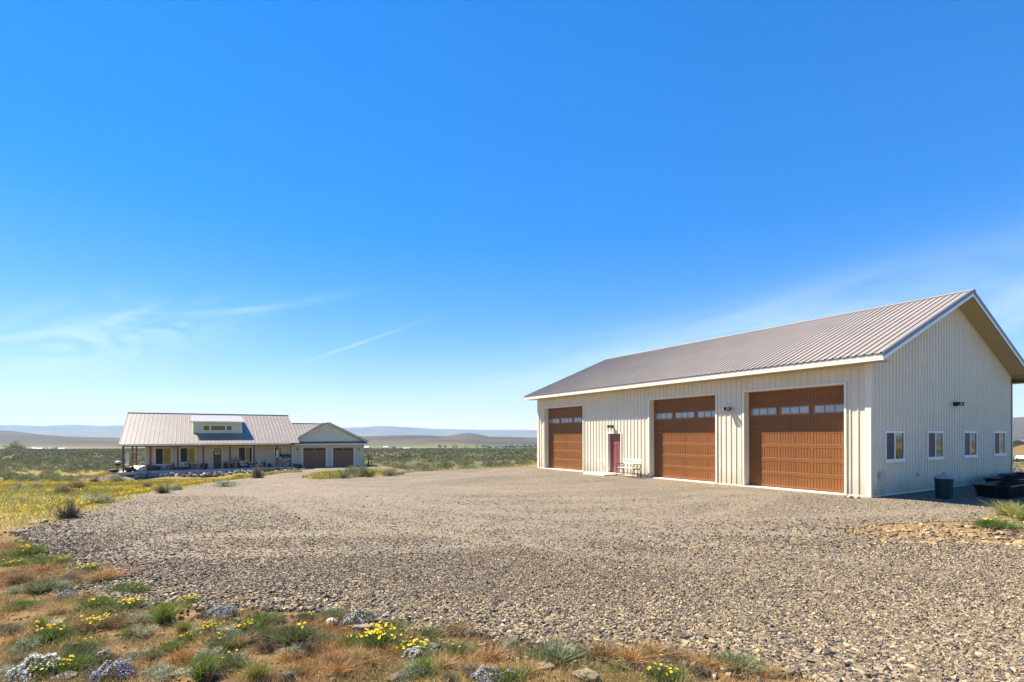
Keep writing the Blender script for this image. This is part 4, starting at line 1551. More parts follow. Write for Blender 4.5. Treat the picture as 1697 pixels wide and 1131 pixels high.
sx, sy = plain_points(3900, 47, 150, 301)
front = ~((sx / sy > -0.70) & (sx / sy < -0.275) & (sy > 60)) & ~((sx / sy > 0.055) & (sx / sy < 0.955)) & (np.abs(sx / sy) < 0.99)
size = np.exp(np.random.default_rng(5).normal(size=len(sx)) * 0.32) * 1.15
apparent = size / sy * np.where(front, 1.0, 0.001)
order = np.argsort(-apparent)
G4 = 'sagebrush scattered over the plain'
for i in order[:292]:
    ms = far_protos[i % 6]
    put('sagebrush', 'grey green sagebrush on the open plain beyond the buildings', 'sagebrush', G4, sx[i], sy[i], size[i], random.uniform(0, 6.28), (('foliage', ms[0]),), random.uniform(0.65, 1.0), 0.05)
rest = order[292:]
fx, fy = plain_points(17000, 120, 620, 302)
rb = np.random.default_rng(77)
bx1, by1 = rb.uniform(-90, 110, 1500), rb.uniform(-170, -7, 1500)
bx2, by2 = rb.uniform(27, 110, 500), rb.uniform(4, 46, 500)
ok2 = bx2 > by2 * 1.02 + 2
fx, fy = np.concatenate([fx, bx1, bx2[ok2]]), np.concatenate([fy, by1, by2[ok2]])
mx = np.concatenate([sx[rest], fx])
my = np.concatenate([sy[rest], fy])
r = np.random.default_rng(9)
msz = np.concatenate([size[rest], r.uniform(1.0, 2.0, len(fx)) * (1 + np.maximum(fy, 0) / 500.0)])
K = 26
mz = height(mx, my)
cen = r.normal(size=(len(mx), K, 3))
cen = unit(cen) * np.array([0.46, 0.46, 0.36])
cen[..., 2] = np.abs(cen[..., 2]) * 0.9 + 0.04
cen *= msz[:, None, None]
d_ = cen + r.normal(size=cen.shape) * 0.3 * msz[:, None, None]
cen += np.stack([mx, my, mz], -1)[:, None]
ll = np.repeat(msz, K) * 0.24
V_ = rhombs(cen.reshape(-1, 3), d_.reshape(-1, 3), ll, ll * 0.7, r)
cl = jitter((0.142, 0.148, 0.070), len(mx), r, 0.20)
C_ = np.repeat(cl, K, 0) * (1 + 0.15 * r.normal(size=(len(mx) * K, 1)))
o = bpy.data.objects.new('distant_sagebrush', np_mesh('distant_sagebrush', V_, quads(len(V_) // 4), MATS['foliage'], np.clip(C_, 0.01, 1)))
tag(link(o), 'far sagebrush merging into one grey green cover', kind='stuff')


# ------------------------------------------------------------------ cushions, daisies and grass at the camera's feet
def cushion(seed, blossom, n_flower, hgt=0.42):
    """Unit phlox cushion: a dome of needle leaves under five-petalled blossoms."""
    r = np.random.default_rng(seed)
    n = 1700
    u = unit(r.normal(size=(n, 3)))
    u[:, 2] = np.abs(u[:, 2])
    lump = 1 + 0.16 * np.sin(u[:, 0] * 7 + seed) * np.cos(u[:, 1] * 6 - seed)
    c = u * np.array([0.48, 0.48, hgt]) * lump[:, None] * r.uniform(0.72, 0.98, (n, 1))
    leafV = rhombs(c, u + 0.6 * r.normal(size=(n, 3)) + np.array([0, 0, 0.3]), 0.075, 0.016, r)
    leafC = jitter((0.130, 0.175, 0.065), n, r, 0.25)
    f = unit(r.normal(size=(n_flower * 3, 3)))
    f[:, 2] = np.abs(f[:, 2])
    patch = 0.5 * np.sin(f[:, 0] * 4.1 + seed * 1.7) + 0.5 * np.cos(f[:, 1] * 4.7 - seed) + 0.9 * f[:, 2] + 0.7 * r.normal(size=len(f))
    f = f[np.argsort(-patch)[:n_flower]]
    lump = 1 + 0.16 * np.sin(f[:, 0] * 7 + seed) * np.cos(f[:, 1] * 6 - seed)
    fc = f * np.array([0.48, 0.48, hgt]) * lump[:, None] * r.uniform(0.96, 1.06, (n_flower, 1))
    up = unit(f + 0.45 * r.normal(size=f.shape) + np.array([0, 0, 0.5]))
    e1 = unit(np.cross(up, unit(r.normal(size=up.shape))))
    e2 = np.cross(up, e1)
    P_ = []
    for k in range(5):
        a = 2 * math.pi * k / 5
        dd = e1 * math.cos(a) + e2 * math.sin(a)
        ss = np.cross(up, dd)
        L_ = 0.024
        P_.append(np.stack([fc, fc + dd * L_ * 0.65 + ss * L_ * 0.40, fc + dd * L_ + up * 0.004, fc + dd * L_ * 0.65 - ss * L_ * 0.40], 1))
    fV = np.stack(P_, 1).reshape(-1, 3)
    fC = np.repeat(jitter(blossom, n_flower, r, 0.07), 5, 0)
    return np_mesh('foliage', leafV, quads(n), MATS['foliage'], leafC), np_mesh('blossoms', fV, quads(n_flower * 5), MATS['petals'], fC)


def daisy(seed, n_head, leaf_col=(0.140, 0.190, 0.055)):
    """Unit clump of feathery leaves with yellow daisy heads standing above."""
    r = np.random.default_rng(seed)
    n = 1100
    base = r.normal(size=(n, 3)) * np.array([0.17, 0.17, 0.0])
    tip = base * 2.0 + np.stack([r.normal(size=n) * 0.10, r.normal(size=n) * 0.10, r.uniform(0.16, 0.46, n)], -1)
    leafV = np.concatenate([strips(base, (base + tip) / 2 + np.array([0, 0, 0.03]), 0.006, 0.008, r), strips((base + tip) / 2 + np.array([0, 0, 0.03]), tip, 0.008, 0.002, r)])
    leafC = np.tile(jitter(leaf_col, n, r, 0.28), (2, 1))
    lm = np_mesh('foliage', leafV, quads(2 * n), MATS['foliage'], leafC)
    if not n_head:
        return lm, None
    hb = r.normal(size=(n_head, 3)) * np.array([0.20, 0.20, 0])
    ht = hb * 1.5 + np.stack([r.normal(size=n_head) * 0.05, r.normal(size=n_head) * 0.05, r.uniform(0.38, 0.60, n_head)], -1)
    up = unit(np.stack([r.normal(size=n_head) * 0.35, r.normal(size=n_head) * 0.35 - 0.25, np.ones(n_head)], -1))
    e1 = unit(np.cross(up, unit(r.normal(size=up.shape))))
    e2 = np.cross(up, e1)
    P_ = []
    for k in range(8):
        a = 2 * math.pi * k / 8
        dd = e1 * math.cos(a) + e2 * math.sin(a)
        ss = np.cross(up, dd)
        P_.append(np.stack([ht, ht + dd * 0.035 + ss * 0.016 + up * 0.006, ht + dd * 0.062, ht + dd * 0.035 - ss * 0.016 + up * 0.006], 1))
    fV = np.stack(P_, 1).reshape(-1, 3)
    fC = np.repeat(jitter((0.75, 0.53, 0.012), n_head, r, 0.08), 8, 0)
    stV = strips(hb, ht, 0.005, 0.004, r)
    fV = np.concatenate([fV, stV])
    fC = np.concatenate([fC, jitter(leaf_col, n_head, r, 0.2)])
    return lm, np_mesh('blossoms', fV, quads(len(fV) // 4), MATS['petals'], fC)


def bunchgrass(seed, col, n=420, lean=0.35, width=0.007):
    """Unit tuft of arching blades."""
    r = np.random.default_rng(seed)
    b0 = np.concatenate([r.normal(size=(n, 2)) * 0.12, np.zeros((n, 1))], 1)
    ang = r.uniform(0, 6.283, n)
    out = np.stack([np.cos(ang), np.sin(ang), np.zeros(n)], -1) * (np.abs(r.normal(size=n)) * lean)[:, None]
    h_ = r.uniform(0.45, 1.0, n)
    p1 = b0 + out * 0.35 + np.stack([0 * h_, 0 * h_, h_ * 0.5], -1)
    p2 = b0 + out * 1.1 + np.stack([0 * h_, 0 * h_, h_ * 0.95], -1)
    V = np.concatenate([strips(b0, p1, width, width * 0.9, r), strips(p1, p2, width * 0.9, width * 0.15, r)])
    return np_mesh('blades', V, quads(2 * n), MATS['foliage'], np.tile(jitter(col, n, r, 0.3), (2, 1)))


WHITE, LILAC = (0.62, 0.61, 0.60), (0.42, 0.39, 0.50)
white_p = [cushion(11, WHITE, 620), cushion(12, WHITE, 440)]
lilac_p = [cushion(21, LILAC, 560), cushion(22, LILAC, 480, 0.34)]
daisy_p = [daisy(31, 30), daisy(32, 15), daisy(33, 44)]
green_p = [daisy(41, 0, (0.155, 0.205, 0.055)), daisy(42, 4, (0.150, 0.180, 0.070)), daisy(43, 0, (0.205, 0.220, 0.110))]
grass_p = [bunchgrass(51, (0.205, 0.250, 0.048)), bunchgrass(52, (0.27, 0.27, 0.070))]
dry_p = [bunchgrass(61, (0.40, 0.225, 0.085), 300, 0.5), bunchgrass(62, (0.46, 0.325, 0.145), 300, 0.5), bunchgrass(63, (0.27, 0.175, 0.080), 300, 0.55)]


def fore(name, label, cat, group, spots, protos, second, asp):
    labels = label if isinstance(label, tuple) else (label,) * len(spots)
    for k, (px, py, w) in enumerate(spots):
        x, y, z = at(px, py)
        ms = protos[k % len(protos)]
        parts = (('foliage', ms[0]), (second, ms[1])) if isinstance(ms, tuple) else (('blades', ms),)
        put(name, labels[k], cat, group, x, y + 0.25 * w / FPX * y, w / FPX * y, random.uniform(0, 6.28), parts, asp * random.uniform(0.85, 1.15), 0.012)


fore('phlox', ('largest white phlox cushion, beside a flat tan rock', 'small white phlox just behind a big lilac cushion', 'white phlox cushion against a feathery green tuft in open scrub', 'white phlox at the gravel edge behind a wide green tuft', 'white phlox rising out of a green tuft next to lilac blossom', 'white phlox growing through a yellow daisy clump'), 'phlox', 'white phlox cushions', ((45, 1125, 76), (168, 1094, 28), (330, 1119, 42), (945, 1087, 36), (844, 1128, 34), (683, 1094, 40)), white_p, 'blossoms', 1.05)
fore('phlox', ('largest lilac phlox cushion, in front of a small white one', 'flat lilac phlox cushion among rust brown grass by the gravel', 'lilac phlox dome touching the gravel edge beside a daisy clump', 'lilac phlox beside the pale cream rock at the gravel edge', 'low lilac phlox beside a green tuft with white blossom'), 'phlox', 'lilac phlox cushions', ((178, 1130, 64), (108, 990, 34), (362, 1026, 50), (594, 1036, 56), (806, 1133, 52)), lilac_p, 'blossoms', 0.95)
fore('daisy_clump', 'clump of yellow desert daisies with feathery leaves', 'daisies', 'yellow daisy clumps in the scrub',
     ((82, 1118, 46), (153, 1010, 40), (154, 1042, 36), (342, 1048, 30), (582, 1069, 34), (621, 1074, 50), (685, 1084, 44), (78, 1064, 48), (212, 1010, 32), (404, 1047, 32), (42, 922, 34), (97, 936, 20), (17, 939, 22), (1111, 1130, 52), (310, 1004, 28), (139, 950, 26), (305, 1062, 26)),
     daisy_p, 'blossoms', 0.95)
fore('daisy_clump', 'yellow daisies growing on the sandy bank beside the barn', 'daisies', None, ((1659, 877, 46),), [daisy_p[1]], 'blossoms', 0.8)
fore('green_tuft', 'low feathery green tuft on bare brown earth', 'plant', 'green tufts in the scrub',
     ((104, 1113, 54), (368, 1114, 44), (179, 1014, 32), (198, 981, 32), (224, 985, 28), (250, 1091, 32), (280, 1077, 28), (367, 1078, 46), (61, 982, 46), (73, 940, 40), (506, 1029, 28), (550, 1027, 36), (432, 1036, 42), (482, 1065, 52),
      (531, 1065, 34), (440, 1053, 28), (434, 1075, 20), (375, 1106, 42), (497, 1116, 24), (713, 1055, 30), (919, 1097, 62), (846, 1131, 44), (762, 1084, 38), (1227, 1113, 60), (30, 1010, 34), (125, 1085, 36), (250, 1120, 30), (655, 1046, 34), (1030, 1110, 24)),
     green_p, 'blossoms', 0.95)
fore('bunchgrass', 'bright green tuft of bunchgrass in the scrub', 'grass', 'green bunchgrass tufts', ((264, 1036, 52), (300, 1050, 34), (330, 1131, 60), (420, 1131, 56), (700, 1120, 44), (205, 1060, 30), (60, 1045, 30)), grass_p, None, 0.75)
fore('bunchgrass', 'tall pale green bunchgrass on the bank by the black tubs', 'grass', None, ((1682, 858, 44),), [bunchgrass(71, (0.30, 0.30, 0.085), 700, 0.42, 0.005)], None, 0.72)
fore('bunchgrass', 'second pale green bunchgrass behind the bank daisies', 'grass', None, ((1712, 866, 50),), [bunchgrass(72, (0.26, 0.28, 0.085), 700, 0.42, 0.005)], None, 0.6)
fore('dry_tuft', 'dry rust brown grass tuft in the scrub', 'grass', 'dry grass tufts in the scrub',
     ((163, 966, 56), (150, 968, 40), (545, 1100, 36), (470, 1098, 34), (590, 1095, 44), (610, 1110, 52), (560, 1120, 48), (735, 1110, 42), (760, 1055, 50), (815, 1098, 46), (880, 1120, 44), (1000, 1095, 60), (1050, 1105, 60), (1085, 1092, 54), (1130, 1100, 54), (1180, 1113, 50), (1280, 1125, 46),
      (130, 1050, 44), (20, 1070, 44), (90, 1020, 40), (235, 1060, 36), (300, 1100, 44), (395, 1075, 40), (20, 970, 44), (60, 950, 40), (110, 960, 36), (200, 1040, 44), (640, 1085, 36), (395, 1000, 26), (675, 1060, 26)),
     dry_p, None, 0.55)

G5 = 'low grey sage mats in the scrub'
r = np.random.default_rng(431)
k = 0
while k < 60:
    px, py = r.uniform(4, 1180), r.uniform(915, 1131)
    x, y, z = at(px, py)
    if yard_sdf(np.array([x]), np.array([y]))[0] < 0.12:
        continue
    ms = (near_grey, near_pale, near_twig)[k % 3]
    ms = ms[k % len(ms)]
    put('sage_mat', 'low grey green sage mat between the flowers and dry grass', 'sagebrush', G5, x, y, r.uniform(0.12, 0.34), r.uniform(0, 6.28), (('foliage', ms[0]), ('stems', ms[1])), r.uniform(0.45, 0.75), 0.01)
    k += 1

# dead stalks and litter
def litter(n, seed):
    r = np.random.default_rng(seed)
    x, y = scatter(n, -9.5, 3.0, 3.6, 10.5, seed, 0.02)
    m_ = len(x)
    p0 = np.stack([x, y, height(x, y) + 0.004], -1)
    ang = r.uniform(0, 6.283, m_)
    stand = r.uniform(0, 1, m_) < 0.22
    ln = r.uniform(0.04, 0.16, m_) * np.where(stand, 1.5, 1.0)
    d = np.stack([np.cos(ang), np.sin(ang), np.where(stand, r.uniform(0.8, 2.5, m_), r.uniform(0.0, 0.15, m_))], -1)
    V = strips(p0, p0 + unit(d) * ln[:, None], 0.0016, 0.0008, r)
    base = np.where(r.uniform(0, 1, (m_, 1)) < 0.4, np.array([[0.075, 0.05, 0.034]]), np.array([[0.42, 0.31, 0.17]]))
    o = bpy.data.objects.new('dead_stalks', np_mesh('dead_stalks', V, quads(m_), MATS['foliage'], base * (1 + 0.2 * r.normal(size=(m_, 1))).clip(0.4, 1.6)))
    return tag(link(o), 'dead stalks and twigs littering the near scrub', kind='stuff')


# short dry grass over the near scrub and the flower field, nobody could count it
def grass_field(name, label, pts, hgt, blades, cols, seed, spread=0.05, wid=0.004):
    r = np.random.default_rng(seed)
    x, y = pts
    n = len(x)
    z = height(x, y)
    c = np.stack([x, y, z], -1)[:, None] + np.concatenate([r.normal(size=(n, blades, 2)) * spread, np.full((n, blades, 1), -0.01)], -1)
    h_ = (hgt * r.uniform(0.4, 1.2, (n, blades)))[..., None]
    lean = np.concatenate([r.normal(size=(n, blades, 2)) * 0.45, np.ones((n, blades, 1))], -1) * h_
    w = wid * (1 + y / 16.0)
    wv = np.repeat(w, blades)[:, None]
    V = strips(c.reshape(-1, 3), (c + lean).reshape(-1, 3), wv, wv * 0.15, r)
    tone = fbm(x / 0.9, y / 0.9, seed, 3)
    cols = np.asarray(cols)
    k = np.clip(((tone + 0.55) / 1.1 + 0.12 * r.normal(size=n)) * (len(cols) - 1), 0, len(cols) - 1.001)
    i0 = k.astype(int)
    f = (k - i0)[:, None]
    cc = cols[i0] * (1 - f) + cols[i0 + 1] * f
    C = np.repeat(cc, blades, 0) * (1 + 0.25 * r.normal(size=(n * blades, 1)))
    o = bpy.data.objects.new(name, np_mesh(name, V, quads(n * blades), MATS['foliage'], np.clip(C, 0.01, 1)))
    return tag(link(o), label, kind='stuff')


def scatter(n, x0, x1, y0, y1, seed, out=0.05, test=None):
    r = np.random.default_rng(seed)
    x, y = r.uniform(x0, x1, n), r.uniform(y0, y1, n)
    k = yard_sdf(x, y) > out
    k &= (np.abs(x) < 1.05 * y + 0.6) & ~in_house(x, y, -0.2)
    if test is not None:
        k &= test(x, y)
    return x[k], y[k]


litter(15000, 441)
RUST = [(0.36, 0.200, 0.080), (0.42, 0.265, 0.108), (0.40, 0.315, 0.140), (0.30, 0.275, 0.090), (0.21, 0.235, 0.070), (0.17, 0.205, 0.060)]
gpts = scatter(36000, -9.5, 3.0, 3.6, 10.5, 401, 0.0, lambda x, y: fbm(x / 0.55, y / 0.55, 77, 3) > -0.20)
grass_field('dry_grass', 'short rust and straw coloured grass over the near scrub', gpts, 0.072, 10, RUST, 402, 0.040, 0.0019)
FIELD = [(0.26, 0.185, 0.065), (0.33, 0.275, 0.075), (0.32, 0.31, 0.075), (0.24, 0.27, 0.065)]
gpts = scatter(34000, -52, -6, 9.5, 62, 403, 0.05, lambda x, y: (x < -7 - 0.10 * (y - 9)))
grass_field('meadow_grass', 'olive green grass of the flower field', gpts, 0.15, 6, FIELD, 404, 0.10, 0.004)
gpts = scatter(9000, -22, 3, 24, 66, 405, 0.05)
grass_field('verge_grass', 'straw and olive grass behind the gravel yard', gpts, 0.17, 6, FIELD, 406, 0.12, 0.005)


def flower_specks(name, label, pts, seed, hgt, size):
    r = np.random.default_rng(seed)
    x, y = pts
    n = len(x)
    K = 7
    c = np.stack([x, y, height(x, y)], -1)[:, None] + np.concatenate([r.normal(size=(n, K, 2)) * 0.11, r.uniform(0.6, 1.2, (n, K, 1)) * hgt], -1)
    d = np.concatenate([r.normal(size=(n, K, 2)), r.normal(size=(n, K, 1)) * 0.25], -1)
    V = rhombs(c.reshape(-1, 3), d.reshape(-1, 3), size, size * 0.9, r)
    C = jitter((0.62, 0.42, 0.010), n * K, r, 0.14)
    o = bpy.data.objects.new(name, np_mesh(name, V, quads(n * K), MATS['petals'], C))
    return tag(link(o), label, kind='stuff')


yellow = lambda x, y: (fbm(x / 2.6, y / 4.5, 91, 3) + 0.25 * fbm(x / 0.8, y / 0.8, 93, 2)) > 0.02
flower_specks('yellow_wildflowers', 'countless yellow wildflowers over the meadow', scatter(9500, -52, -7, 10, 58, 411, 0.3, lambda x, y: yellow(x, y) & (x < -7.5 - 0.10 * (y - 9))), 412, 0.15, 0.055)
flower_specks('yellow_wildflowers', 'yellow wildflowers strewn behind the gravel yard', scatter(3200, -24, 3, 26, 78, 413, 0.4, lambda x, y: fbm(x / 2.6, y / 5, 95, 3) > 0.08), 414, 0.17, 0.06)

# ------------------------------------------------------------------ loose rock
CUBE = np.array([(-1, -1, -1), (1, -1, -1), (1, 1, -1), (-1, 1, -1), (-1, -1, 1), (1, -1, 1), (1, 1, 1), (-1, 1, 1)], float) * 0.5
CUBEF = np.array([(0, 3, 2, 1), (4, 5, 6, 7), (0, 1, 5, 4), (1, 2, 6, 5), (2, 3, 7, 6), (3, 0, 4, 7)])
STONES = np.array([(0.34, 0.265, 0.160), (0.26, 0.205, 0.130), (0.195, 0.160, 0.115), (0.125, 0.108, 0.088), (0.065, 0.059, 0.054), (0.43, 0.35, 0.225), (0.30, 0.19, 0.085)])
WEIGHT = np.array([0.24, 0.22, 0.20, 0.14, 0.09, 0.08, 0.03])


def stone_heap(x, y, size, seed, lift=0.25, weights=WEIGHT, dz=0.012):
    """Angular crushed stones as twisted six-sided blocks, all in one mesh."""
    r = np.random.default_rng(seed)
    n = len(x)
    v = CUBE[None] + r.normal(size=(n, 8, 3)) * 0.15
    # pinch the upper faces so that no stone is a box
    v[:, 4:, :2] *= r.uniform(0.35, 0.95, (n, 1, 2))
    v = v * (size[:, None] * np.stack([r.uniform(0.8, 1.5, n), r.uniform(0.6, 1.0, n), r.uniform(0.35, 0.75, n)], -1))[:, None]
    a = r.uniform(0, 6.283, n)
    tilt = r.normal(size=(n, 2)) * 0.22
    ca, sa = np.cos(a)[:, None], np.sin(a)[:, None]
    vx, vy, vz = v[..., 0], v[..., 1], v[..., 2]
    vz2 = vz + vx * tilt[:, :1] + vy * tilt[:, 1:]
    V = np.stack([vx * ca - vy * sa + x[:, None], vx * sa + vy * ca + y[:, None], vz2 + (height(x, y) + dz + lift * size * 0.5)[:, None]], -1)
    Fc = (CUBEF[None] + (np.arange(n) * 8)[:, None, None]).reshape(-1, 4)
    base = 0.80 * STONES[r.choice(len(STONES), n, p=weights / weights.sum())] * (1 + 0.18 * r.normal(size=(n, 1)))
    C = np.repeat(np.clip(base, 0.02, 1), 6, 0)
    return V.reshape(-1, 3), Fc, C


r = np.random.default_rng(501)
n = 560000
ty = 3.9 * (17.0 / 3.9) ** r.uniform(0, 1, n)
tx = r.uniform(-1.06, 1.06, n) * ty
sd = yard_sdf(tx, ty)
edge = smooth(-1.5, 0.0, sd) * (1 - smooth(9, 16, ty))
right = smooth(0.5, 4.0, tx) * (1 - smooth(5.0, 8.0, ty))
prob = np.where(sd < 0.06, 1.0, np.where((sd < 0.4) | (tx > 6), np.where(tx > 6, 0.30, 0.06), 0.0)) * np.clip(0.34 + 0.5 * (1 - smooth(6, 11, ty)), 0, 1) * (1 - 0.45 * edge)
keep = (r.uniform(0, 1, n) < prob * (1 - 0.85 * packed(tx, ty)) * (1 - 0.65 * smooth(9, 16, ty))) & ~in_barn(tx, ty, 0.05)
tx, ty, edge, right = tx[keep], ty[keep], edge[keep], right[keep]
sz = (0.0112 + 0.0085 * np.abs(r.normal(size=len(tx)))) * (1 + 0.012 * ty) + (edge * 0.012 + right * 0.0055) * (0.5 + np.abs(r.normal(size=len(tx))))
print('stones', len(tx), sz.mean(), sz.max())
V_, F_, C_ = stone_heap(tx, ty, sz, 502)
o = bpy.data.objects.new('gravel', np_mesh('gravel', V_, F_, MATS['stone'], C_))
tag(link(o), 'crushed rock lying loose over the yard', kind='stuff')

# pebbles and clods in the scrub
px_, py_ = scatter(9000, -9, 3, 3.6, 10, 503, 0.02)
V_, F_, C_ = stone_heap(px_, py_, 0.012 + 0.010 * np.abs(r.normal(size=len(px_))), 504, 0.2, np.array([0.2, 0.1, 0.05, 0.05, 0.02, 0.1, 0.8]), 0.0)
C_ = C_ * np.array([0.9, 0.8, 0.75])
o = bpy.data.objects.new('clods', np_mesh('clods', V_, F_, MATS['stone'], C_))
tag(link(o), 'crumbs of brown earth and pebbles in the scrub', kind='stuff')


def ico(sub=2):
    t = (1 + 5 ** 0.5) / 2
    v = [(-1, t, 0), (1, t, 0), (-1, -t, 0), (1, -t, 0), (0, -1, t), (0, 1, t), (0, -1, -t), (0, 1, -t), (t, 0, -1), (t, 0, 1), (-t, 0, -1), (-t, 0, 1)]
    f = [(0, 11, 5), (0, 5, 1), (0, 1, 7), (0, 7, 10), (0, 10, 11), (1, 5, 9), (5, 11, 4), (11, 10, 2), (10, 7, 6), (7, 1, 8), (3, 9, 4), (3, 4, 2), (3, 2, 6), (3, 6, 8), (3, 8, 9), (4, 9, 5), (2, 4, 11), (6, 2, 10), (8, 6, 7), (9, 8, 1)]
    v = [np.array(p) / np.linalg.norm(p) for p in v]
    for _ in range(sub):
        cache, g = {}, []

        def mid(a, b):
            k = (min(a, b), max(a, b))
            if k not in cache:
                m_ = v[a] + v[b]
                v.append(m_ / np.linalg.norm(m_))
                cache[k] = len(v) - 1
            return cache[k]
        for a, b, c in f:
            ab, bc, ca = mid(a, b), mid(b, c), mid(c, a)
            g += [(a, ab, ca), (b, bc, ab), (c, ca, bc), (ab, bc, ca)]
        f = g
    return np.array(v), np.array(f)


ICOV, ICOF = ico(2)


def rock_mesh(seed, col, rough=0.22, facets=15):
    """Unit boulder cut by random planes, with some unevenness."""
    r = np.random.default_rng(seed)
    v = ICOV.copy()
    nrm = unit(r.normal(size=(facets, 3)))
    for k in range(facets):
        lim = r.uniform(0.55, 0.88)
        d = v @ nrm[k]
        v -= np.maximum(d - lim, 0)[:, None] * nrm[k]
    v *= 1 + rough * 0.3 * np.sin(v[:, :1] * 5 + seed) * np.sin(v[:, 1:2] * 4 - seed)
    v += r.normal(size=v.shape) * 0.026
    return np_mesh('rock', v * 0.5, ICOF, MATS['stone'], jitter(col, len(ICOF), r, 0.06))


def rock(px, py, wpx, hpx, col, label, seed, group=None, depth=0.8, cat='rock'):
    x, y, z = at(px, py)
    w = wpx / FPX * y
    o = bpy.data.objects.new('rock', rock_mesh(seed, col))
    link(o)
    h_ = hpx / FPX * y
    o.location = (x, y + w * 0.3, z + h_ * 0.18)
    o.scale = (w, w * depth, h_ * 1.15)
    o.rotation_euler = (0, 0, random.uniform(-0.4, 0.4))
    return tag(o, label, cat, group)


rock(547, 1038, 26, 16, (0.42, 0.36, 0.26), 'pale cream rock lying between green tufts at the gravel edge', 601)
rock(75, 1040, 48, 11, (0.20, 0.175, 0.15), 'flat grey slab half buried in the dry scrub', 602)
rock(94, 1129, 44, 12, (0.27, 0.225, 0.17), 'flat tan rock beside the large white phlox', 603)
rock(470, 1131, 28, 18, (0.085, 0.070, 0.055), 'dark lichened rock behind which bright bunchgrass grows', 604)
rock(655, 1131, 38, 13, (0.095, 0.078, 0.060), 'dark low rock beside white flowered grass', 605)
rock(976, 1131, 54, 20, (0.20, 0.155, 0.095), 'broad tan boulder sunk in the earth below the phlox', 606)
rock(597, 1050, 44, 16, (0.19, 0.155, 0.12), 'grey stone under the lilac phlox by the gravel', 607)
rock(905, 1112, 40, 10, (0.27, 0.225, 0.165), 'pale flat stone on bare earth by the phlox', 608)
rock(22, 885, 30, 8, (0.16, 0.13, 0.115), 'flat brown stone at the left end of the gravel', 609)
rock(55, 868, 34, 8, (0.24, 0.19, 0.15), 'reddish flat stone at the foot of the tall shrub', 610)
for k, (px, py, w, h, c) in enumerate(((1402.5, 826, 11, 9, (0.26, 0.19, 0.11)), (1410.5, 827, 10, 8, (0.42, 0.32, 0.16)), (1426, 827.5, 15, 7, (0.46, 0.41, 0.33)))):
    rock(px, py, w, h, c, ('brown rock against the trim of the nearest overhead door', 'yellow tan rock lying between two others at the barn wall', 'pale long rock by the corner of the barn')[k], 620 + k, 'rocks at the barn corner')
rk = [rock_mesh(640 + k, c) for k, c in enumerate(((0.30, 0.205, 0.10), (0.34, 0.245, 0.13), (0.24, 0.165, 0.085), (0.17, 0.12, 0.07)))]
r = np.random.default_rng(650)
for k in range(260):
    x, y = 9.0 + r.normal() * 1.5, 9.9 + r.normal() * 0.65
    if x > 0.99 * y or x < 6.0:
        continue
    w = r.uniform(0.05, 0.15) * (1.5 if k % 13 == 0 else 1)
    o = bpy.data.objects.new('rock', rk[k % 4])
    link(o)
    o.location = (x, y, H(x, y) + w * 0.10)
    o.scale = (w * r.uniform(1.0, 1.6), w, w * r.uniform(0.32, 0.6))
    o.rotation_euler = (r.normal() * 0.15, r.normal() * 0.15, r.uniform(0, 6.28))
    tag(o, 'flat sandy brown rock strewn on the bank beside the barn', 'rock', 'flat rocks on the sandy bank')

# ------------------------------------------------------------------ things standing about
mat('slat_white', (0.50, 0.48, 0.42), 0.6, 0.08, 10.0)
mat('can_green', (0.008, 0.036, 0.032), 0.55, 0.15, 6.0, spec=0.25)
mat('lid_grey', (0.30, 0.30, 0.33), 0.5, 0.10, 6.0)
mat('tub_black', (0.009, 0.010, 0.013), 0.45, 0.25, 5.0, bump=0.1, bump_scale=14.0, spec=0.3)
mat('wicker_dark', (0.030, 0.026, 0.026), 0.7, 0.2, 60.0)
mat('cushion_cream', (0.60, 0.56, 0.48), 0.9, 0.08, 12.0)
mat('pillow_grey', (0.30, 0.30, 0.26), 0.9, 0.2, 18.0)
mat('pot_dark', (0.050, 0.043, 0.042), 0.45, 0.2, 8.0)
mat('pot_brown', (0.12, 0.075, 0.060), 0.6, 0.2, 8.0)
mat('carved_wood', (0.36, 0.165, 0.050), 0.55, 0.3, 9.0)
mat('barrel_red', (0.095, 0.032, 0.032), 0.6, 0.2, 8.0, stretch=(6, 6, 0.7))
mat('grill_teal', (0.020, 0.052, 0.072), 0.45, 0.2, 8.0)
mat('rusty', (0.16, 0.075, 0.050), 0.7, 0.35, 12.0, metallic=0.3)
mat('panel_frost', (0.52, 0.58, 0.58), 0.25, 0.1, 4.0)
mat('adobe', (0.34, 0.22, 0.095), 0.8, 0.12, 3.0)
mat('shed_white', (0.62, 0.62, 0.62), 0.6, 0.08, 1.0)
mat('shed_roof', (0.15, 0.145, 0.145), 0.5, 0.1, 1.0)
mat('far_wall', (0.19, 0.15, 0.115), 0.8, 0.1, 1.0)


def barn_xy(x, y):
    return (BARN0[0] + BX[0] * x + AY[0] * y, BARN0[1] + BX[1] * x + AY[1] * y)


def at_barn(name, label, cat, x, y, rz=0.0, group=None, dz=0.0):
    wx, wy = barn_xy(x, y)
    return thing(name, label, cat, (wx, wy, H(wx, wy) + 0.012 + dz), YAW + rz, group)


def at_house(name, label, cat, u, v, z=-0.02, rz=0.0, group=None):
    w = house_xy(u, v)
    return thing(name, label, cat, (w[0], w[1], HZ + z), YAW + rz, group)


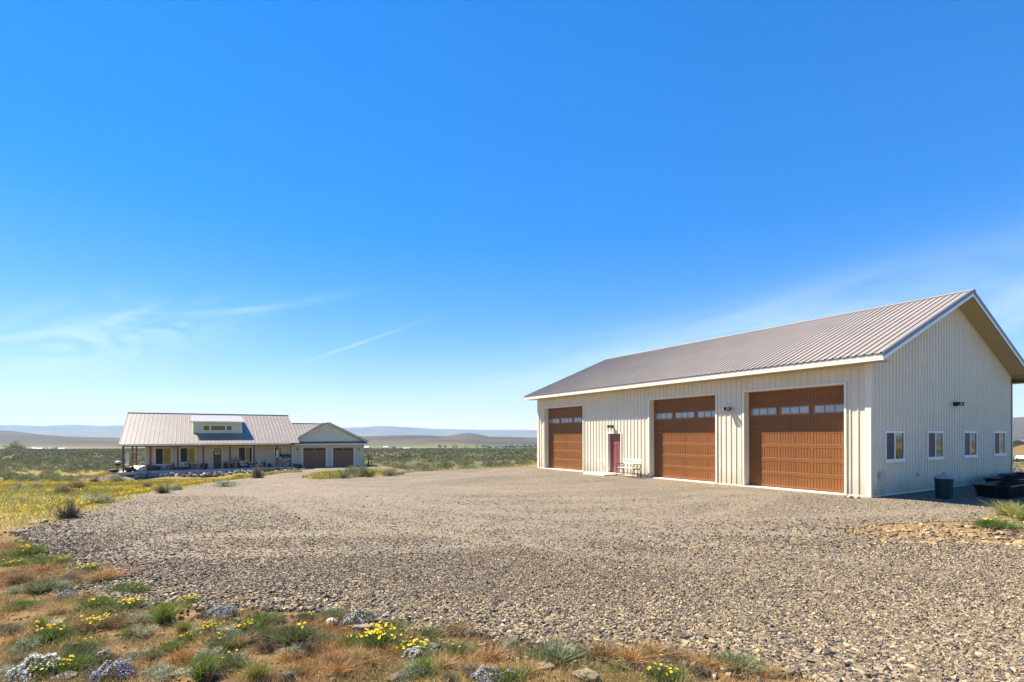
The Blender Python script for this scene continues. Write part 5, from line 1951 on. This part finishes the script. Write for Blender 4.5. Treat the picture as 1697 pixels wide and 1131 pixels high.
# park bench by the walk-in door: front towards -x
be = at_barn('park_bench', 'park bench with white slats and black cast iron ends', 'bench', -0.62, 9.92)
for s in (-1, 1):
    y = s * 0.55
    e = MB()
    e.path([(-0.26, y, 0.0), (-0.22, y, 0.10), (-0.24, y, 0.24), (-0.20, y, 0.40), (0.20, y, 0.38), (0.24, y, 0.22), (0.27, y, 0.0)], 0.018)
    e.path([(0.20, y, 0.38), (0.27, y, 0.60), (0.32, y, 0.84)], 0.018)
    e.path([(-0.20, y, 0.40), (-0.25, y, 0.52), (-0.20, y, 0.61), (-0.05, y, 0.62), (0.12, y, 0.60), (0.26, y, 0.62)], 0.017)
    e.path([(-0.12, y, 0.41), (-0.06, y, 0.50), (0.02, y, 0.56), (0.10, y, 0.50), (0.06, y, 0.43), (-0.02, y, 0.46), (0.0, y, 0.52)], 0.011)
    e.path([(-0.23, y, 0.22), (-0.10, y, 0.16), (0.08, y, 0.20), (0.24, y, 0.16)], 0.012)
    e.build('end_frame', MATS['black_metal'], be)
for k in range(4):
    MB().box(-0.22 + k * 0.11, -0.135 + k * 0.11, -0.60, 0.60, 0.42, 0.445).build('seat_slat', MATS['slat_white'], be, bevel=0.005)
for k in range(2):
    z = 0.60 + k * 0.15
    x = 0.235 + (z - 0.55) * 0.20
    MB().prism([(x, z), (x + 0.022, z - 0.004), (x + 0.045, z + 0.096), (x + 0.022, z + 0.10)], lambda p, q, t: (p, t, q), -0.60, 0.60).build('back_slat', MATS['slat_white'], be)
MB().tube((0.05, -0.55, 0.19), (0.05, 0.55, 0.19), 0.010).build('tie_rod', MATS['black_metal'], be)

# bin
cx_, cy_, cz_ = at(1573, 829.5)
tc = thing('trash_can', 'dark green plastic trash can with grey lid beside the gable', 'trash can', (cx_, cy_ + 0.2, H(cx_, cy_ + 0.2) + 0.012), YAW + 0.9)
body = MB().lathe([(0.225, 0.0), (0.235, 0.02), (0.262, 0.44), (0.272, 0.45), (0.285, 0.62), (0.295, 0.63), (0.295, 0.655), (0.27, 0.66)], n=28).build('body', MATS['can_green'], tc, smooth=False)
for k in range(8):
    t = 2 * math.pi * k / 8
    MB().tube((0.245 * math.cos(t), 0.245 * math.sin(t), 0.06), (0.268 * math.cos(t), 0.268 * math.sin(t), 0.42), 0.012, 0.012, 6).build('rib', MATS['can_green'], tc)
for s in (-1, 1):
    MB().path([(s * 0.28, -0.08, 0.56), (s * 0.345, -0.07, 0.54), (s * 0.345, 0.07, 0.54), (s * 0.28, 0.08, 0.56)], 0.014).build('handle', MATS['can_green'], tc)
tc.scale = (0.84, 0.84, 1.0)
lid = MB().lathe([(0.312, 0.63), (0.318, 0.665), (0.30, 0.70), (0.20, 0.745), (0.08, 0.765), (0.02, 0.768)], n=28).build('lid', MATS['lid_grey'], tc, smooth=True)
MB().path([(-0.09, 0, 0.755), (-0.06, 0, 0.81), (0.06, 0, 0.81), (0.09, 0, 0.755)], 0.014).build('lid_handle', MATS['lid_grey'], lid)


def tub(x, y, lx, ly, h, label, rz=0.0):
    t = at_barn('stock_tub', label, 'tub', x, y, rz, 'black stock tubs along the gable', -0.012)
    b = MB()
    bx, by = lx / 2 - 0.12, ly / 2 - 0.12
    tx_, ty_ = lx / 2 - 0.03, ly / 2 - 0.03

    def ring(a, c, z):
        return [(-a, -c, z), (a, -c, z), (a, c, z), (-a, c, z)]
    o0, o1 = ring(bx, by, 0.0), ring(tx_, ty_, h)
    i0, i1 = ring(bx - 0.02, by - 0.02, 0.03), ring(tx_ - 0.02, ty_ - 0.02, h)
    for k in range(4):
        j = (k + 1) % 4
        b.quad(o0[k], o0[j], o1[j], o1[k]).quad(i0[k], i1[k], i1[j], i0[j])
    b.quad(*o0[::-1]).quad(*i0)
    b.build('shell', MATS['tub_black'], t)
    rm = MB()
    rm.box(-lx / 2, lx / 2, -ly / 2, -ly / 2 + 0.06, h - 0.03, h + 0.012).box(-lx / 2, lx / 2, ly / 2 - 0.06, ly / 2, h - 0.03, h + 0.012)
    rm.box(-lx / 2, -lx / 2 + 0.06, -ly / 2 + 0.06, ly / 2 - 0.06, h - 0.03, h + 0.011).box(lx / 2 - 0.06, lx / 2, -ly / 2 + 0.06, ly / 2 - 0.06, h - 0.03, h + 0.011)
    rm.build('rim', MATS['tub_black'], t, bevel=0.008)
    for s in (-1, 1):
        k = -bx + 0.08
        while k < bx - 0.05:
            MB().quad((k, s * (by + 0.022), 0.02), (k + 0.05, s * (by + 0.022), 0.02), (k + 0.05, s * (ty_ + 0.018), h - 0.03), (k, s * (ty_ + 0.018), h - 0.03)).quad((k, s * by, 0.02), (k, s * (by + 0.022), 0.02), (k, s * (ty_ + 0.018), h - 0.03), (k, s * ty_, h - 0.03)).build('rib', MATS['tub_black'], t)
            k += 0.16
        k = -by + 0.05
        while k < by - 0.05:
            MB().quad((s * (bx + 0.022), k, 0.02), (s * (bx + 0.022), k + 0.05, 0.02), (s * (tx_ + 0.018), k + 0.05, h - 0.03), (s * (tx_ + 0.018), k, h - 0.03)).quad((s * bx, k, 0.02), (s * (bx + 0.022), k, 0.02), (s * (tx_ + 0.018), k, h - 0.03), (s * tx_, k, h - 0.03)).build('rib', MATS['tub_black'], t)
            k += 0.14
    return t


tub(5.60, -1.60, 2.5, 0.98, 0.42, 'large black ribbed stock tub standing next to the green trash can')
tub(8.30, -1.05, 2.3, 1.00, 0.42, 'black stock tub standing behind the first one along the gable')
tub(10.5, -0.80, 2.2, 0.95, 0.42, 'black stock tub at the far end of the gable')

# ------------------------------------------------------------------ on and around the porch
def armchair(u, v, w, label, rz=0.0, seats=1, group=None, cat='armchair', name='porch_chair'):
    t = at_house(name, label, cat, u, v, -0.02, rz, group)
    hw, dp = w / 2, 0.36
    for sx_ in (-1, 1):
        MB().box(sx_ * hw - 0.035, sx_ * hw + 0.035, -dp, dp, 0.06, 0.60).build('arm', MATS['wicker_dark'], t, bevel=0.02)
        for sy_ in (-1, 1):
            MB().box(sx_ * (hw - 0.04) - 0.03, sx_ * (hw - 0.04) + 0.03, sy_ * 0.30 - 0.03, sy_ * 0.30 + 0.03, 0.0, 0.08).build('leg', MATS['wicker_dark'], t)
    MB().box(-hw + 0.03, hw - 0.03, -dp, dp, 0.16, 0.30).build('seat', MATS['wicker_dark'], t)
    MB().box(-hw - 0.02, hw + 0.02, dp - 0.06, dp + 0.02, 0.15, 0.80).build('backrest', MATS['wicker_dark'], t, bevel=0.03)
    sw = (w - 0.08) / seats
    for k in range(seats):
        x0 = -hw + 0.04 + k * sw
        MB().box(x0 + 0.01, x0 + sw - 0.01, -dp + 0.01, dp - 0.08, 0.30, 0.42).build('seat_cushion', MATS['cushion_cream'], t, bevel=0.03)
        MB().box(x0 + 0.01, x0 + sw - 0.01, dp - 0.20, dp - 0.065, 0.43, 0.84).build('back_cushion', MATS['cushion_cream'], t, bevel=0.03)
    MB().box(hw - 0.46, hw - 0.10, dp - 0.30, dp - 0.205, 0.43, 0.74).build('throw_pillow', MATS['pillow_grey'], t, bevel=0.03)
    return t


armchair(-3.50, -0.62, 1.50, 'dark wicker loveseat with cream cushions under a porch window', 0.0, 2, None, 'loveseat', 'loveseat')
armchair(2.62, -1.15, 0.86, 'dark wicker armchair with cream cushions next to the carved wooden figure', 0.25, 1, 'porch armchairs')
armchair(4.46, -1.15, 0.86, 'dark wicker armchair with cream cushions on a bare stretch of porch wall', -0.25, 1, 'porch armchairs')


def table(u, v, w, d, h, label, m_, name='side_table'):
    t = at_house(name, label, 'table', u, v)
    MB().box(-w / 2, w / 2, -d / 2, d / 2, h - 0.04, h).build('table_top', MATS[m_], t)
    for sx_ in (-1, 1):
        for sy_ in (-1, 1):
            MB().box(sx_ * (w / 2 - 0.03) - 0.022, sx_ * (w / 2 - 0.03) + 0.022, sy_ * (d / 2 - 0.03) - 0.022, sy_ * (d / 2 - 0.03) + 0.022, 0, h - 0.04).build('leg', MATS[m_], t)
    return t


table(-4.70, -0.5, 0.48, 0.45, 0.48, 'small dark side table left of the wicker loveseat', 'wicker_dark')
table(-2.40, -0.5, 0.50, 0.45, 0.55, 'small grey brown side table between loveseat and round pot', 'pot_brown')
table(3.45, -1.15, 0.55, 0.45, 0.46, 'low dark table between the two porch armchairs', 'wicker_dark')


def pot(u, v, prof, label, m_, name='planter', cat='planter', z=-0.02, group=None):
    o = MB().lathe(prof, n=22).build(name, MATS[m_], None, smooth=True)
    w = house_xy(u, v)
    o.location = (w[0], w[1], HZ + z)
    return tag(o, label, cat, group)


pot(-1.32, -1.05, [(0.20, 0), (0.34, 0.18), (0.40, 0.36), (0.34, 0.55), (0.26, 0.60), (0.30, 0.64), (0.24, 0.645), (0.22, 0.56)], 'large round dark glazed pot behind a porch post', 'pot_dark')
pot(-8.12, -2.42, [(0.24, 0), (0.40, 0.20), (0.46, 0.46), (0.48, 0.50), (0.42, 0.51), (0.38, 0.42)], 'wide dark bowl planter beside the corner porch post', 'pot_dark')
pot(-7.66, -2.42, [(0.05, 0), (0.16, 0.05), (0.20, 0.18), (0.15, 0.31), (0.04, 0.35)], 'round brown stone ball beside the bowl planter', 'pot_brown', 'stone_ball', 'ornament')
pot(-6.50, -0.55, [(0.17, 0), (0.22, 0.18), (0.22, 0.38), (0.18, 0.58), (0.15, 0.59)], 'dark red barrel at the corner of the porch wall', 'barrel_red', 'barrel', 'barrel')
pot(-6.06, -0.55, [(0.17, 0), (0.23, 0.16), (0.23, 0.36), (0.18, 0.50), (0.14, 0.51)], 'brown barrel beside the dark red one', 'pot_brown', 'barrel', 'barrel')
pot(5.58, -0.4, [(0.10, 0), (0.13, 0.04), (0.13, 0.32), (0.06, 0.40), (0.02, 0.44)], 'small dark lantern standing on the porch by the wall', 'black_metal', 'lantern', 'lantern')
pot(8.48, -0.80, [(0.20, 0), (0.25, 0.10), (0.27, 0.46), (0.29, 0.52), (0.24, 0.53)], 'brown square shouldered planter at the garage corner', 'pot_brown', z=-0.28)
pot(8.98, -0.80, [(0.12, 0), (0.22, 0.14), (0.24, 0.30), (0.16, 0.46), (0.14, 0.50)], 'grey brown rounded jar against the garage wall', 'pot_dark', 'jar', 'jar', z=-0.28)
pot(-9.75, 1.0, [(0.30, 0), (0.42, 0.20), (0.45, 0.36), (0.38, 0.37)], 'low black tub planter beyond the end of the porch', 'black_metal', z=-0.24)

def potted(u, v, label, seed, h, z=-0.02, potname='pot'):
    t = at_house('potted_plant', label, 'plant', u, v, z)
    MB().lathe([(0.17, 0), (0.24, 0.26), (0.26, 0.30), (0.20, 0.31)], n=16).build(potname, MATS['pot_dark'], t, smooth=True)
    r = np.random.default_rng(seed)
    n_ = 46
    b0 = r.normal(size=(n_, 3)) * np.array([0.05, 0.05, 0]) + np.array([0, 0, 0.28])
    ang = r.uniform(0, 6.28, n_)
    tip = b0 + np.stack([np.cos(ang) * 0.30, np.sin(ang) * 0.30, r.uniform(0.3, 1.0, n_) * (h - 0.3)], -1) * r.uniform(0.5, 1.0, (n_, 1))
    V = rhombs(b0, tip - b0, np.linalg.norm(tip - b0, axis=1), 0.075, r)
    link(bpy.data.objects.new('foliage', np_mesh('foliage', V, quads(n_), MATS['foliage'], jitter((0.085, 0.115, 0.05), n_, r, 0.2))), t)


potted(0.86, -0.85, 'leafy plant in a dark pot beside the front door', 701, 1.1)
potted(-5.68, -0.55, 'small green plant in a dark pot beside the barrels', 702, 0.55)
potted(1.42, -0.75, 'bushy green plant in a dark pot behind a porch post', 703, 0.75)

# carved figure with outstretched wings
cv = at_house('carved_figure', 'orange carved wooden figure with two outstretched wings', 'sculpture', 1.86, -1.35)
MB().lathe([(0.20, 0), (0.19, 0.08), (0.11, 0.14), (0.16, 0.40), (0.21, 0.70), (0.19, 0.95), (0.10, 1.06), (0.12, 1.14), (0.09, 1.24), (0.02, 1.28)], n=14).build('body', MATS['carved_wood'], cv, smooth=True)
for s in (-1, 1):
    w_ = MB()
    w_.prism([(s * 0.10, 0.82), (s * 0.30, 1.02), (s * 0.46, 1.30), (s * 0.52, 1.22), (s * 0.44, 1.00), (s * 0.30, 0.84), (s * 0.12, 0.66)], lambda p, q, t: (p, t, q), -0.04, 0.04)
    w_.build('wing', MATS['carved_wood'], cv, bevel=0.015)
MB().tube((0, -0.07, 1.16), (0, -0.20, 1.11), 0.04, 0.012).build('beak', MATS['cushion_cream'], cv)

# barbecue in the corner by the garage
bq = at_house('barbecue_grill', 'dark teal barbecue grill with raised hood beside the garage', 'grill', 7.32, -1.0, -0.02)
MB().box(-0.42, 0.42, -0.28, 0.28, 0.10, 0.82).build('cabinet', MATS['grill_teal'], bq, bevel=0.02)
for s in (-1, 1):
    MB().box(s * 0.62 - 0.19, s * 0.62 + 0.19, -0.24, 0.24, 0.84, 0.88).build('side_shelf', MATS['steel'], bq)
    MB().box(s * 0.36 - 0.03, s * 0.36 + 0.03, -0.25, 0.25, 0.0, 0.10).build('leg', MATS['black_metal'], bq)
MB().box(-0.42, 0.42, -0.30, 0.28, 0.83, 1.05).build('fire_box', MATS['lid_grey'], bq, bevel=0.02)
hd = MB().prism([(-0.30, 1.06), (-0.32, 1.22), (-0.22, 1.42), (0.0, 1.50), (0.20, 1.46), (0.28, 1.30), (0.28, 1.06)], lambda p, q, t: (t, p, q), -0.42, 0.42).build('hood', MATS['grill_teal'], bq)
MB().tube((-0.32, -0.36, 1.22), (0.32, -0.36, 1.22), 0.016).build('hood_handle', MATS['steel'], hd)
# black grill and windscreen at the open end of the porch
kg = at_house('kettle_grill', 'black kettle grill with pale lid beyond the corner post', 'grill', -9.45, 2.0, -0.28)
MB().lathe([(0.08, 0.70), (0.28, 0.78), (0.36, 0.92), (0.37, 0.98), (0.33, 0.985)], n=18).build('bowl', MATS['black_metal'], kg, smooth=True)
MB().lathe([(0.37, 0.99), (0.34, 1.12), (0.22, 1.23), (0.04, 1.27)], n=18).build('lid', MATS['lid_grey'], kg, smooth=True)
for k in range(3):
    t = 2.094 * k
    MB().tube((0.2 * math.cos(t), 0.2 * math.sin(t), 0.78), (0.32 * math.cos(t), 0.32 * math.sin(t), 0.0), 0.016).build('leg', MATS['black_metal'], kg)
MB().box(0.40, 0.85, -0.22, 0.22, 0.84, 0.87).build('side_shelf', MATS['slat_white'], kg)
ws = at_house('windscreen', 'white framed windscreen with a pale panel at the porch end', 'screen', -8.45, 6.0)
for x in (-0.72, -0.42, 0.72):
    MB().box(x - 0.02, x + 0.02, -0.02, 0.02, 0, 1.82).build('upright', MATS['slat_white'], ws)
MB().box(-0.74, 0.74, -0.022, 0.022, 1.82, 1.86).build('top_rail', MATS['slat_white'], ws)
MB().box(-0.70, -0.44, -0.006, 0.006, 0.05, 1.80).build('panel', MATS['panel_frost'], ws)
table(-7.45, 4.5, 0.60, 0.6, 0.70, 'small pale table near the open porch end', 'panel_frost')

# round rusty yard ornament
ds = at_house('yard_ornament', 'round rusty metal ornament on a stake before the porch', 'ornament', 6.75, -4.9, -0.42)
MB().tube((0, 0, 0), (0, 0, 0.75), 0.015).build('stake', MATS['rusty'], ds)
rg = MB()
for k in range(20):
    t0_, t1_ = 2 * math.pi * k / 20, 2 * math.pi * (k + 1) / 20
    rg.tube((0.30 * math.cos(t0_), 0, 1.02 + 0.30 * math.sin(t0_)), (0.30 * math.cos(t1_), 0, 1.02 + 0.30 * math.sin(t1_)), 0.028, 0.028, 6)
rg.build('ring', MATS['lid_grey'], ds)
MB().prism([(-0.20, 0.90), (0.10, 0.84), (0.22, 0.98), (0.15, 1.18), (-0.12, 1.22), (-0.22, 1.08)], lambda p, q, t: (p, t, q), -0.015, 0.015).build('figure', MATS['rusty'], ds)
MB().tube((0.10, -0.02, 0.95), (0.10, -0.05, 0.95), 0.07, 0.06, 10).build('boss', MATS['lid_grey'], ds)


# ------------------------------------------------------------------ far farmsteads and the neighbour's place
def shed(name, label, x, y, w, d, h, rise, wall, roof_, rz, group=None, cat='building'):
    t = thing(name, label, cat, (x, y, H(x, y) - 0.15), rz, group)
    b = MB().box(-w / 2, w / 2, -d / 2, d / 2, 0, h)
    b.build('wall', MATS[wall], t)
    MB().prism([(-d / 2 - 0.4, h - 0.15), (0, h + rise), (d / 2 + 0.4, h - 0.15), (d / 2 + 0.4, h - 0.001), (0, h + rise + 0.16), (-d / 2 - 0.4, h - 0.001)], lambda p, q, tt: (tt, p, q), -w / 2 - 0.4, w / 2 + 0.4).build('roof', MATS[roof_], t)
    for s in (-1, 1):
        MB().quad((s * w / 2, -d / 2, h), (s * w / 2, d / 2, h), (s * w / 2, 0, h + rise)).build('gable', MATS[wall], t)
    k = -w / 2 + w / 6
    while k < w / 2 - 0.6:
        MB().box(k - 0.5, k + 0.5, -d / 2 - 0.05, -d / 2 - 0.002, h * 0.35, h * 0.8).build('window', MATS['glass_screen'], t)
        k += w / 3
    return t


def far_at(px, dist):
    return (px - 848.5) / FPX * dist, dist


FARM = 'far farm buildings in the valley'
for k, (px, dist, w, h, wall, roof_, lab) in enumerate((
        (606, 640, 8, 3.0, 'shed_white', 'shed_white', 'far white shed just beyond the end of the garage'), (639, 640, 5.0, 3.2, 'shed_white', 'shed_white', 'far white shed with a peaked front, one of a pair'),
        (651, 650, 6.0, 3.4, 'shed_white', 'shed_roof', 'far white shed with a grey side, other of the pair'), (659, 655, 3.0, 2.0, 'adobe', 'adobe', 'tiny tan shed touching the pair of white ones'),
        (673, 660, 7.5, 1.6, 'shed_white', 'shed_white', 'long low white shed out in the valley'),
        (52, 690, 9, 3.0, 'far_wall', 'shed_roof', 'grey roofed farmhouse behind the yellow green trees'), (66, 720, 9, 2.6, 'far_wall', 'shed_roof', 'long brown farm building near the yellow green trees'), (102, 760, 9, 2.4, 'far_wall', 'shed_roof', 'wide pale roofed farm building left of the porch'),
        (80, 700, 6, 2.6, 'adobe', 'shed_roof', 'small tan farm building next to dark shrubs'))):
    x, y = far_at(px, dist)
    shed('farm_building', lab, x, y, w, w * 0.7, h, h * 0.4, wall, roof_, 0.3 * (k % 3), FARM)
for k, px in enumerate((812, 822, 834, 846, 851, 862, 873, 882)):
    x, y = far_at(px, 1180 + 30 * (k % 3))
    shed('farm_building', 'tiny far house in a row at the foot of the hills', x, y, 9, 7, 3.2, 1.8, 'far_wall', 'shed_roof', 0.4 * (k % 4), 'row of far houses below the hills')

tree_y = [plant_parts('crown', *sagebrush(800 + k, 520, 0.12, 15, c, 10, flat=1.0)) for k, c in enumerate(((0.20, 0.22, 0.045), (0.23, 0.235, 0.06), (0.075, 0.085, 0.045), (0.10, 0.12, 0.05)))]
trunk_me = MB().tube((0, 0, -0.1), (0.01, 0, 0.22), 0.040, 0.028, 7).tube((0.01, 0, 0.2), (0.12, 0.04, 0.5), 0.026, 0.012, 6).tube((0.01, 0, 0.2), (-0.11, -0.03, 0.52), 0.024, 0.012, 6).build('trunk', MATS['bark_grey'])
trunk_mesh = trunk_me.data
bpy.data.objects.remove(trunk_me)


def tree(px, dist, wpx, hpx, kind, label, group):
    x, y = far_at(px, dist)
    t = thing('tree', label, 'tree', (x, y, H(x, y)), random.uniform(0, 6.28), group)
    w, h_ = wpx / FPX * dist, hpx / FPX * dist
    t.scale = (w, w, h_)
    link(bpy.data.objects.new('trunk', trunk_mesh), t)
    c = link(bpy.data.objects.new('crown', tree_y[kind][0]), t)
    c.location = (0, 0, 0.10)
    return t


for px, w, h_, k in ((12, 12, 9, 1), (20, 16, 12, 0), (28, 14, 14, 0), (36, 13, 11, 1), (44, 12, 8, 1)):
    tree(px, 640, w, h_, k, 'yellow green tree in the thicket by the far farmhouse', 'yellow green trees by the far farm')
for px, h_ in ((77, 6), (84, 5), (93, 6)):
    tree(px, 690, 7, h_, 2, 'small dark tree among the far farm buildings', 'dark trees by the far farm')
for px, w, h_, k in ((728, 7, 6, 2), (737, 5, 5, 2), (752, 6, 4, 2), (757, 5, 4, 2), (772, 6, 4, 1), (790, 5, 4, 3), (800, 9, 5, 3), (808, 8, 4, 3), (826, 8, 4, 1), (840, 7, 5, 2), (848, 9, 6, 2), (857, 8, 5, 2), (868, 8, 5, 2), (879, 8, 5, 3), (888, 7, 6, 2)):
    tree(px, 1150, w, h_, k, 'small far tree on the edge of the valley fields', 'far trees along the valley fields')

# neighbour beyond the end of the barn
x, y = far_at(1704, 120)
nb = shed('neighbour_house', 'low tan neighbouring house with a brown roof beyond the barn', x, y, 13, 9, 2.7, 1.7, 'adobe', 'roof_trim', 0.55, None, 'house')
MB().box(-6.4, 6.4, -5.6, -4.6, 2.45, 2.62).build('porch_roof', MATS['adobe'], nb)
lc = 'white plastic lounge chair set out before the neighbouring house'
for k, px in enumerate((1681, 1689, 1698)):
    x, y = far_at(px, 104)
    t = thing('lounge_chair', lc, 'chair', (x, y, H(x, y) + 0.02), 0.4 * k, 'white lounge chairs by the neighbouring house')
    MB().prism([(-0.5, 0.34), (0.1, 0.30), (0.6, 0.95), (0.66, 0.92), (0.14, 0.24), (-0.5, 0.28)], lambda p, q, tt: (p, tt, q), -0.3, 0.3).build('seat', MATS['trim_white'], t)
    for sx_, sy_ in ((-0.45, -0.27), (-0.45, 0.27), (0.3, -0.27), (0.3, 0.27)):
        MB().box(sx_ - 0.03, sx_ + 0.03, sy_ - 0.03, sy_ + 0.03, -0.05, 0.30).build('leg', MATS['trim_white'], t)
x, y = far_at(1692, 98)
MB()
lw = MB().prism([(-5, -0.3), (5, -0.3), (5, 0.45), (4.6, 0.5), (-4.6, 0.5), (-5, 0.45)], lambda p, q, tt: (p, tt, q), -0.25, 0.25).build('garden_wall', MATS['pot_dark'])
lw.location = (x, y, H(x, y))
lw.rotation_euler = (0, 0, 0.2)
tag(lw, 'low dark garden wall in front of the white lounge chairs', 'wall')

# ------------------------------------------------------------------ dry stone edging below the porch, every stone on its own
w0 = house_xy(-2.4, -3.55)
wall_ = thing('stone_retaining_wall', 'dry laid retaining wall of rounded field stones below the porch', 'stone wall', (w0[0], w0[1], HZ - 0.9), YAW)
cols_ = ((0.30, 0.22, 0.16), (0.25, 0.215, 0.18), (0.36, 0.31, 0.24), (0.34, 0.20, 0.15), (0.17, 0.15, 0.14), (0.42, 0.38, 0.31))
protos_ = [rock_mesh(900 + k, cols_[k % 6]) for k in range(12)]
r = np.random.default_rng(910)
for row in range(2):
    u = -7.6 + 0.2 * row
    while u < 3.2 + 0.8 * row:
        w = r.uniform(0.40, 0.72)
        hh = r.uniform(0.32, 0.46)
        vv = -3.75 - 1.55 * float(smooth(-7.2, -3.6, u)) + 0.16 * row
        gz = H(*house_xy(u + w / 2, vv - 0.25)) - HZ
        if row == 0:
            zc = max(gz, -0.95) + hh * 0.40
        else:
            zc = -0.36 + r.uniform(-0.05, 0.08)
        o = link(bpy.data.objects.new('stone', protos_[r.integers(0, 12)]), wall_)
        o.location = (u + w / 2 + 2.4, (vv + r.normal() * 0.04) + 3.55, zc + 0.9)
        o.scale = (w * 1.18, r.uniform(0.42, 0.6), hh * 1.25)
        o.rotation_euler = (r.normal() * 0.15, r.normal() * 0.12, r.normal() * 0.3)
        u += w * r.uniform(0.92, 1.05)
tag(wall_)
ed = house_xy(6.2, -5.6)
edge_ = thing('stone_edging', 'low edging of flat pale stones along the flower bed by the garage', 'stone edging', (ed[0], ed[1], HZ - 0.45), YAW)
for k in range(15):
    u = 3.9 + k * 0.34
    gz = H(*house_xy(u, -5.6)) - HZ
    o = link(bpy.data.objects.new('stone', protos_[k % 12]), edge_)
    o.location = (u - 6.2, r.normal() * 0.08, gz + 0.45 + 0.06)
    o.scale = (r.uniform(0.34, 0.5), r.uniform(0.3, 0.4), r.uniform(0.16, 0.30))
    o.rotation_euler = (0, 0, r.normal() * 0.3)
row_ = [at(px, 776.5) for px in (652, 656, 661, 665, 669, 674, 678, 682)]
log_ = thing('rock_row', 'row of dark rocks laid in a line beyond the garage', 'rock row', (row_[3][0], row_[3][1], row_[3][2]), 0)
for k, (x, y, z) in enumerate(row_):
    o = link(bpy.data.objects.new('stone', protos_[(4, 10)[k % 2]]), log_)
    o.location = (x - row_[3][0], row_[3][1] * 0 + (r.normal() * 0.1), H(x, row_[3][1]) - row_[3][2] + 0.1)
    o.scale = (0.42, 0.4, 0.3)

for k, (u, v, w) in enumerate(((1.98, -5.9, 0.95), (2.82, -5.9, 0.75))):
    x, y = house_xy(u, v)
    put('daisy_clump', ('bright yellow flowering clump below the carved wooden figure', 'bright yellow flowering clump below the nearer porch armchair')[k], 'daisies', None, x, y, w, k, (('foliage', daisy_p[2][0]), ('blossoms', daisy(95 + k, 150)[1])), 0.9)
for k, (u, v, w, lab) in enumerate(((5.85, -5.0, 0.85, 'dead pinkish grey shrub under the house number post'), (6.72, -5.0, 0.70, 'dead pinkish grey shrub under the rusty ornament'), (3.65, -5.0, 0.9, 'dead brownish shrub before the low porch table'))):
    x, y = house_xy(u, v)
    lv, tw = sagebrush(950 + k, 500, 0.035, 14, (0.33, 0.25, 0.20), 300, flat=0.95)
    a, b = plant_parts('foliage', lv, tw)
    put('dead_shrub', lab, 'shrub', None, x, y, w, k, (('foliage', a), ('stems', b)), 0.9)
x, y = house_xy(18.1, 1.5)
bt_ = thing('bare_tree', 'small bare dark tree standing behind the garage corner', 'tree', (x, y, H(x, y)))
b = MB().tube((0, 0, -0.1), (0.03, 0, 0.7), 0.11, 0.07).tube((0.03, 0, 0.6), (-0.22, 0.05, 1.25), 0.05, 0.02).tube((0.03, 0, 0.6), (0.30, 0, 1.45), 0.05, 0.02).tube((0.12, 0, 0.85), (0.05, 0.1, 1.5), 0.035, 0.012).tube((-0.1, 0, 0.9), (-0.45, 0, 1.2), 0.03, 0.01)
b.build('trunk', MATS['bark_grey'], bt_)
lv, tw = sagebrush(960, 160, 0.06, 10, (0.20, 0.11, 0.05), 40, flat=0.9)
a, b2 = plant_parts('twigs', lv, tw)
c = link(bpy.data.objects.new('twigs', a), bt_)
c.location = (0, 0, 0.75)

# heap of dark gravel beyond the end of the barn
gx0, gy0 = 26.6, 27.6
r = np.random.default_rng(970)
n = 5200
rr = np.sqrt(r.uniform(0, 1, n)) * 1.7
tt = r.uniform(0, 6.283, n)
hx_, hy_ = gx0 + rr * np.cos(tt), gy0 + rr * np.sin(tt)
V_, F_, C_ = stone_heap(hx_, hy_, r.uniform(0.04, 0.09, n), 971, 0.3, np.array([0.05, 0.1, 0.3, 0.5, 0.4, 0.02, 0.02]))
lift = np.repeat(0.62 * np.clip(1 - (rr / 1.75) ** 1.6, 0, 1), 8)
V_[:, 2] += lift
gh = bpy.data.objects.new('gravel_heap', np_mesh('gravel_heap', V_, F_, MATS['stone'], C_))
tag(link(gh), 'heap of dark gravel beyond the far corner of the barn', kind='stuff')
hb_ = MB().lathe([(1.65, -0.2), (1.2, 0.26), (0.7, 0.50), (0.2, 0.61)], n=20)
hbo = hb_.build('gravel_mound', MATS['crushed_rock'], gh, smooth=True)
hbo.location = (gx0, gy0, H(gx0, gy0))

# ------------------------------------------------------------------ the air over the valley
hz = MB().box(-19500, 19500, -1500, 10500, -110, 520)
m = bpy.data.materials.new('haze_air')
m.use_nodes = True
m.node_tree.nodes.clear()
ho = m.node_tree.nodes.new('ShaderNodeOutputMaterial')
hv = m.node_tree.nodes.new('ShaderNodeVolumePrincipled')
hv.inputs['Color'].default_value = (0.52, 0.75, 1.0, 1)
hv.inputs['Density'].default_value = 0.000085
hv.inputs['Anisotropy'].default_value = 0.0
m.node_tree.links.new(hv.outputs[0], ho.inputs['Volume'])
haze = hz.build('haze', m)
tag(haze, 'pale summer haze over the valley', kind='stuff')
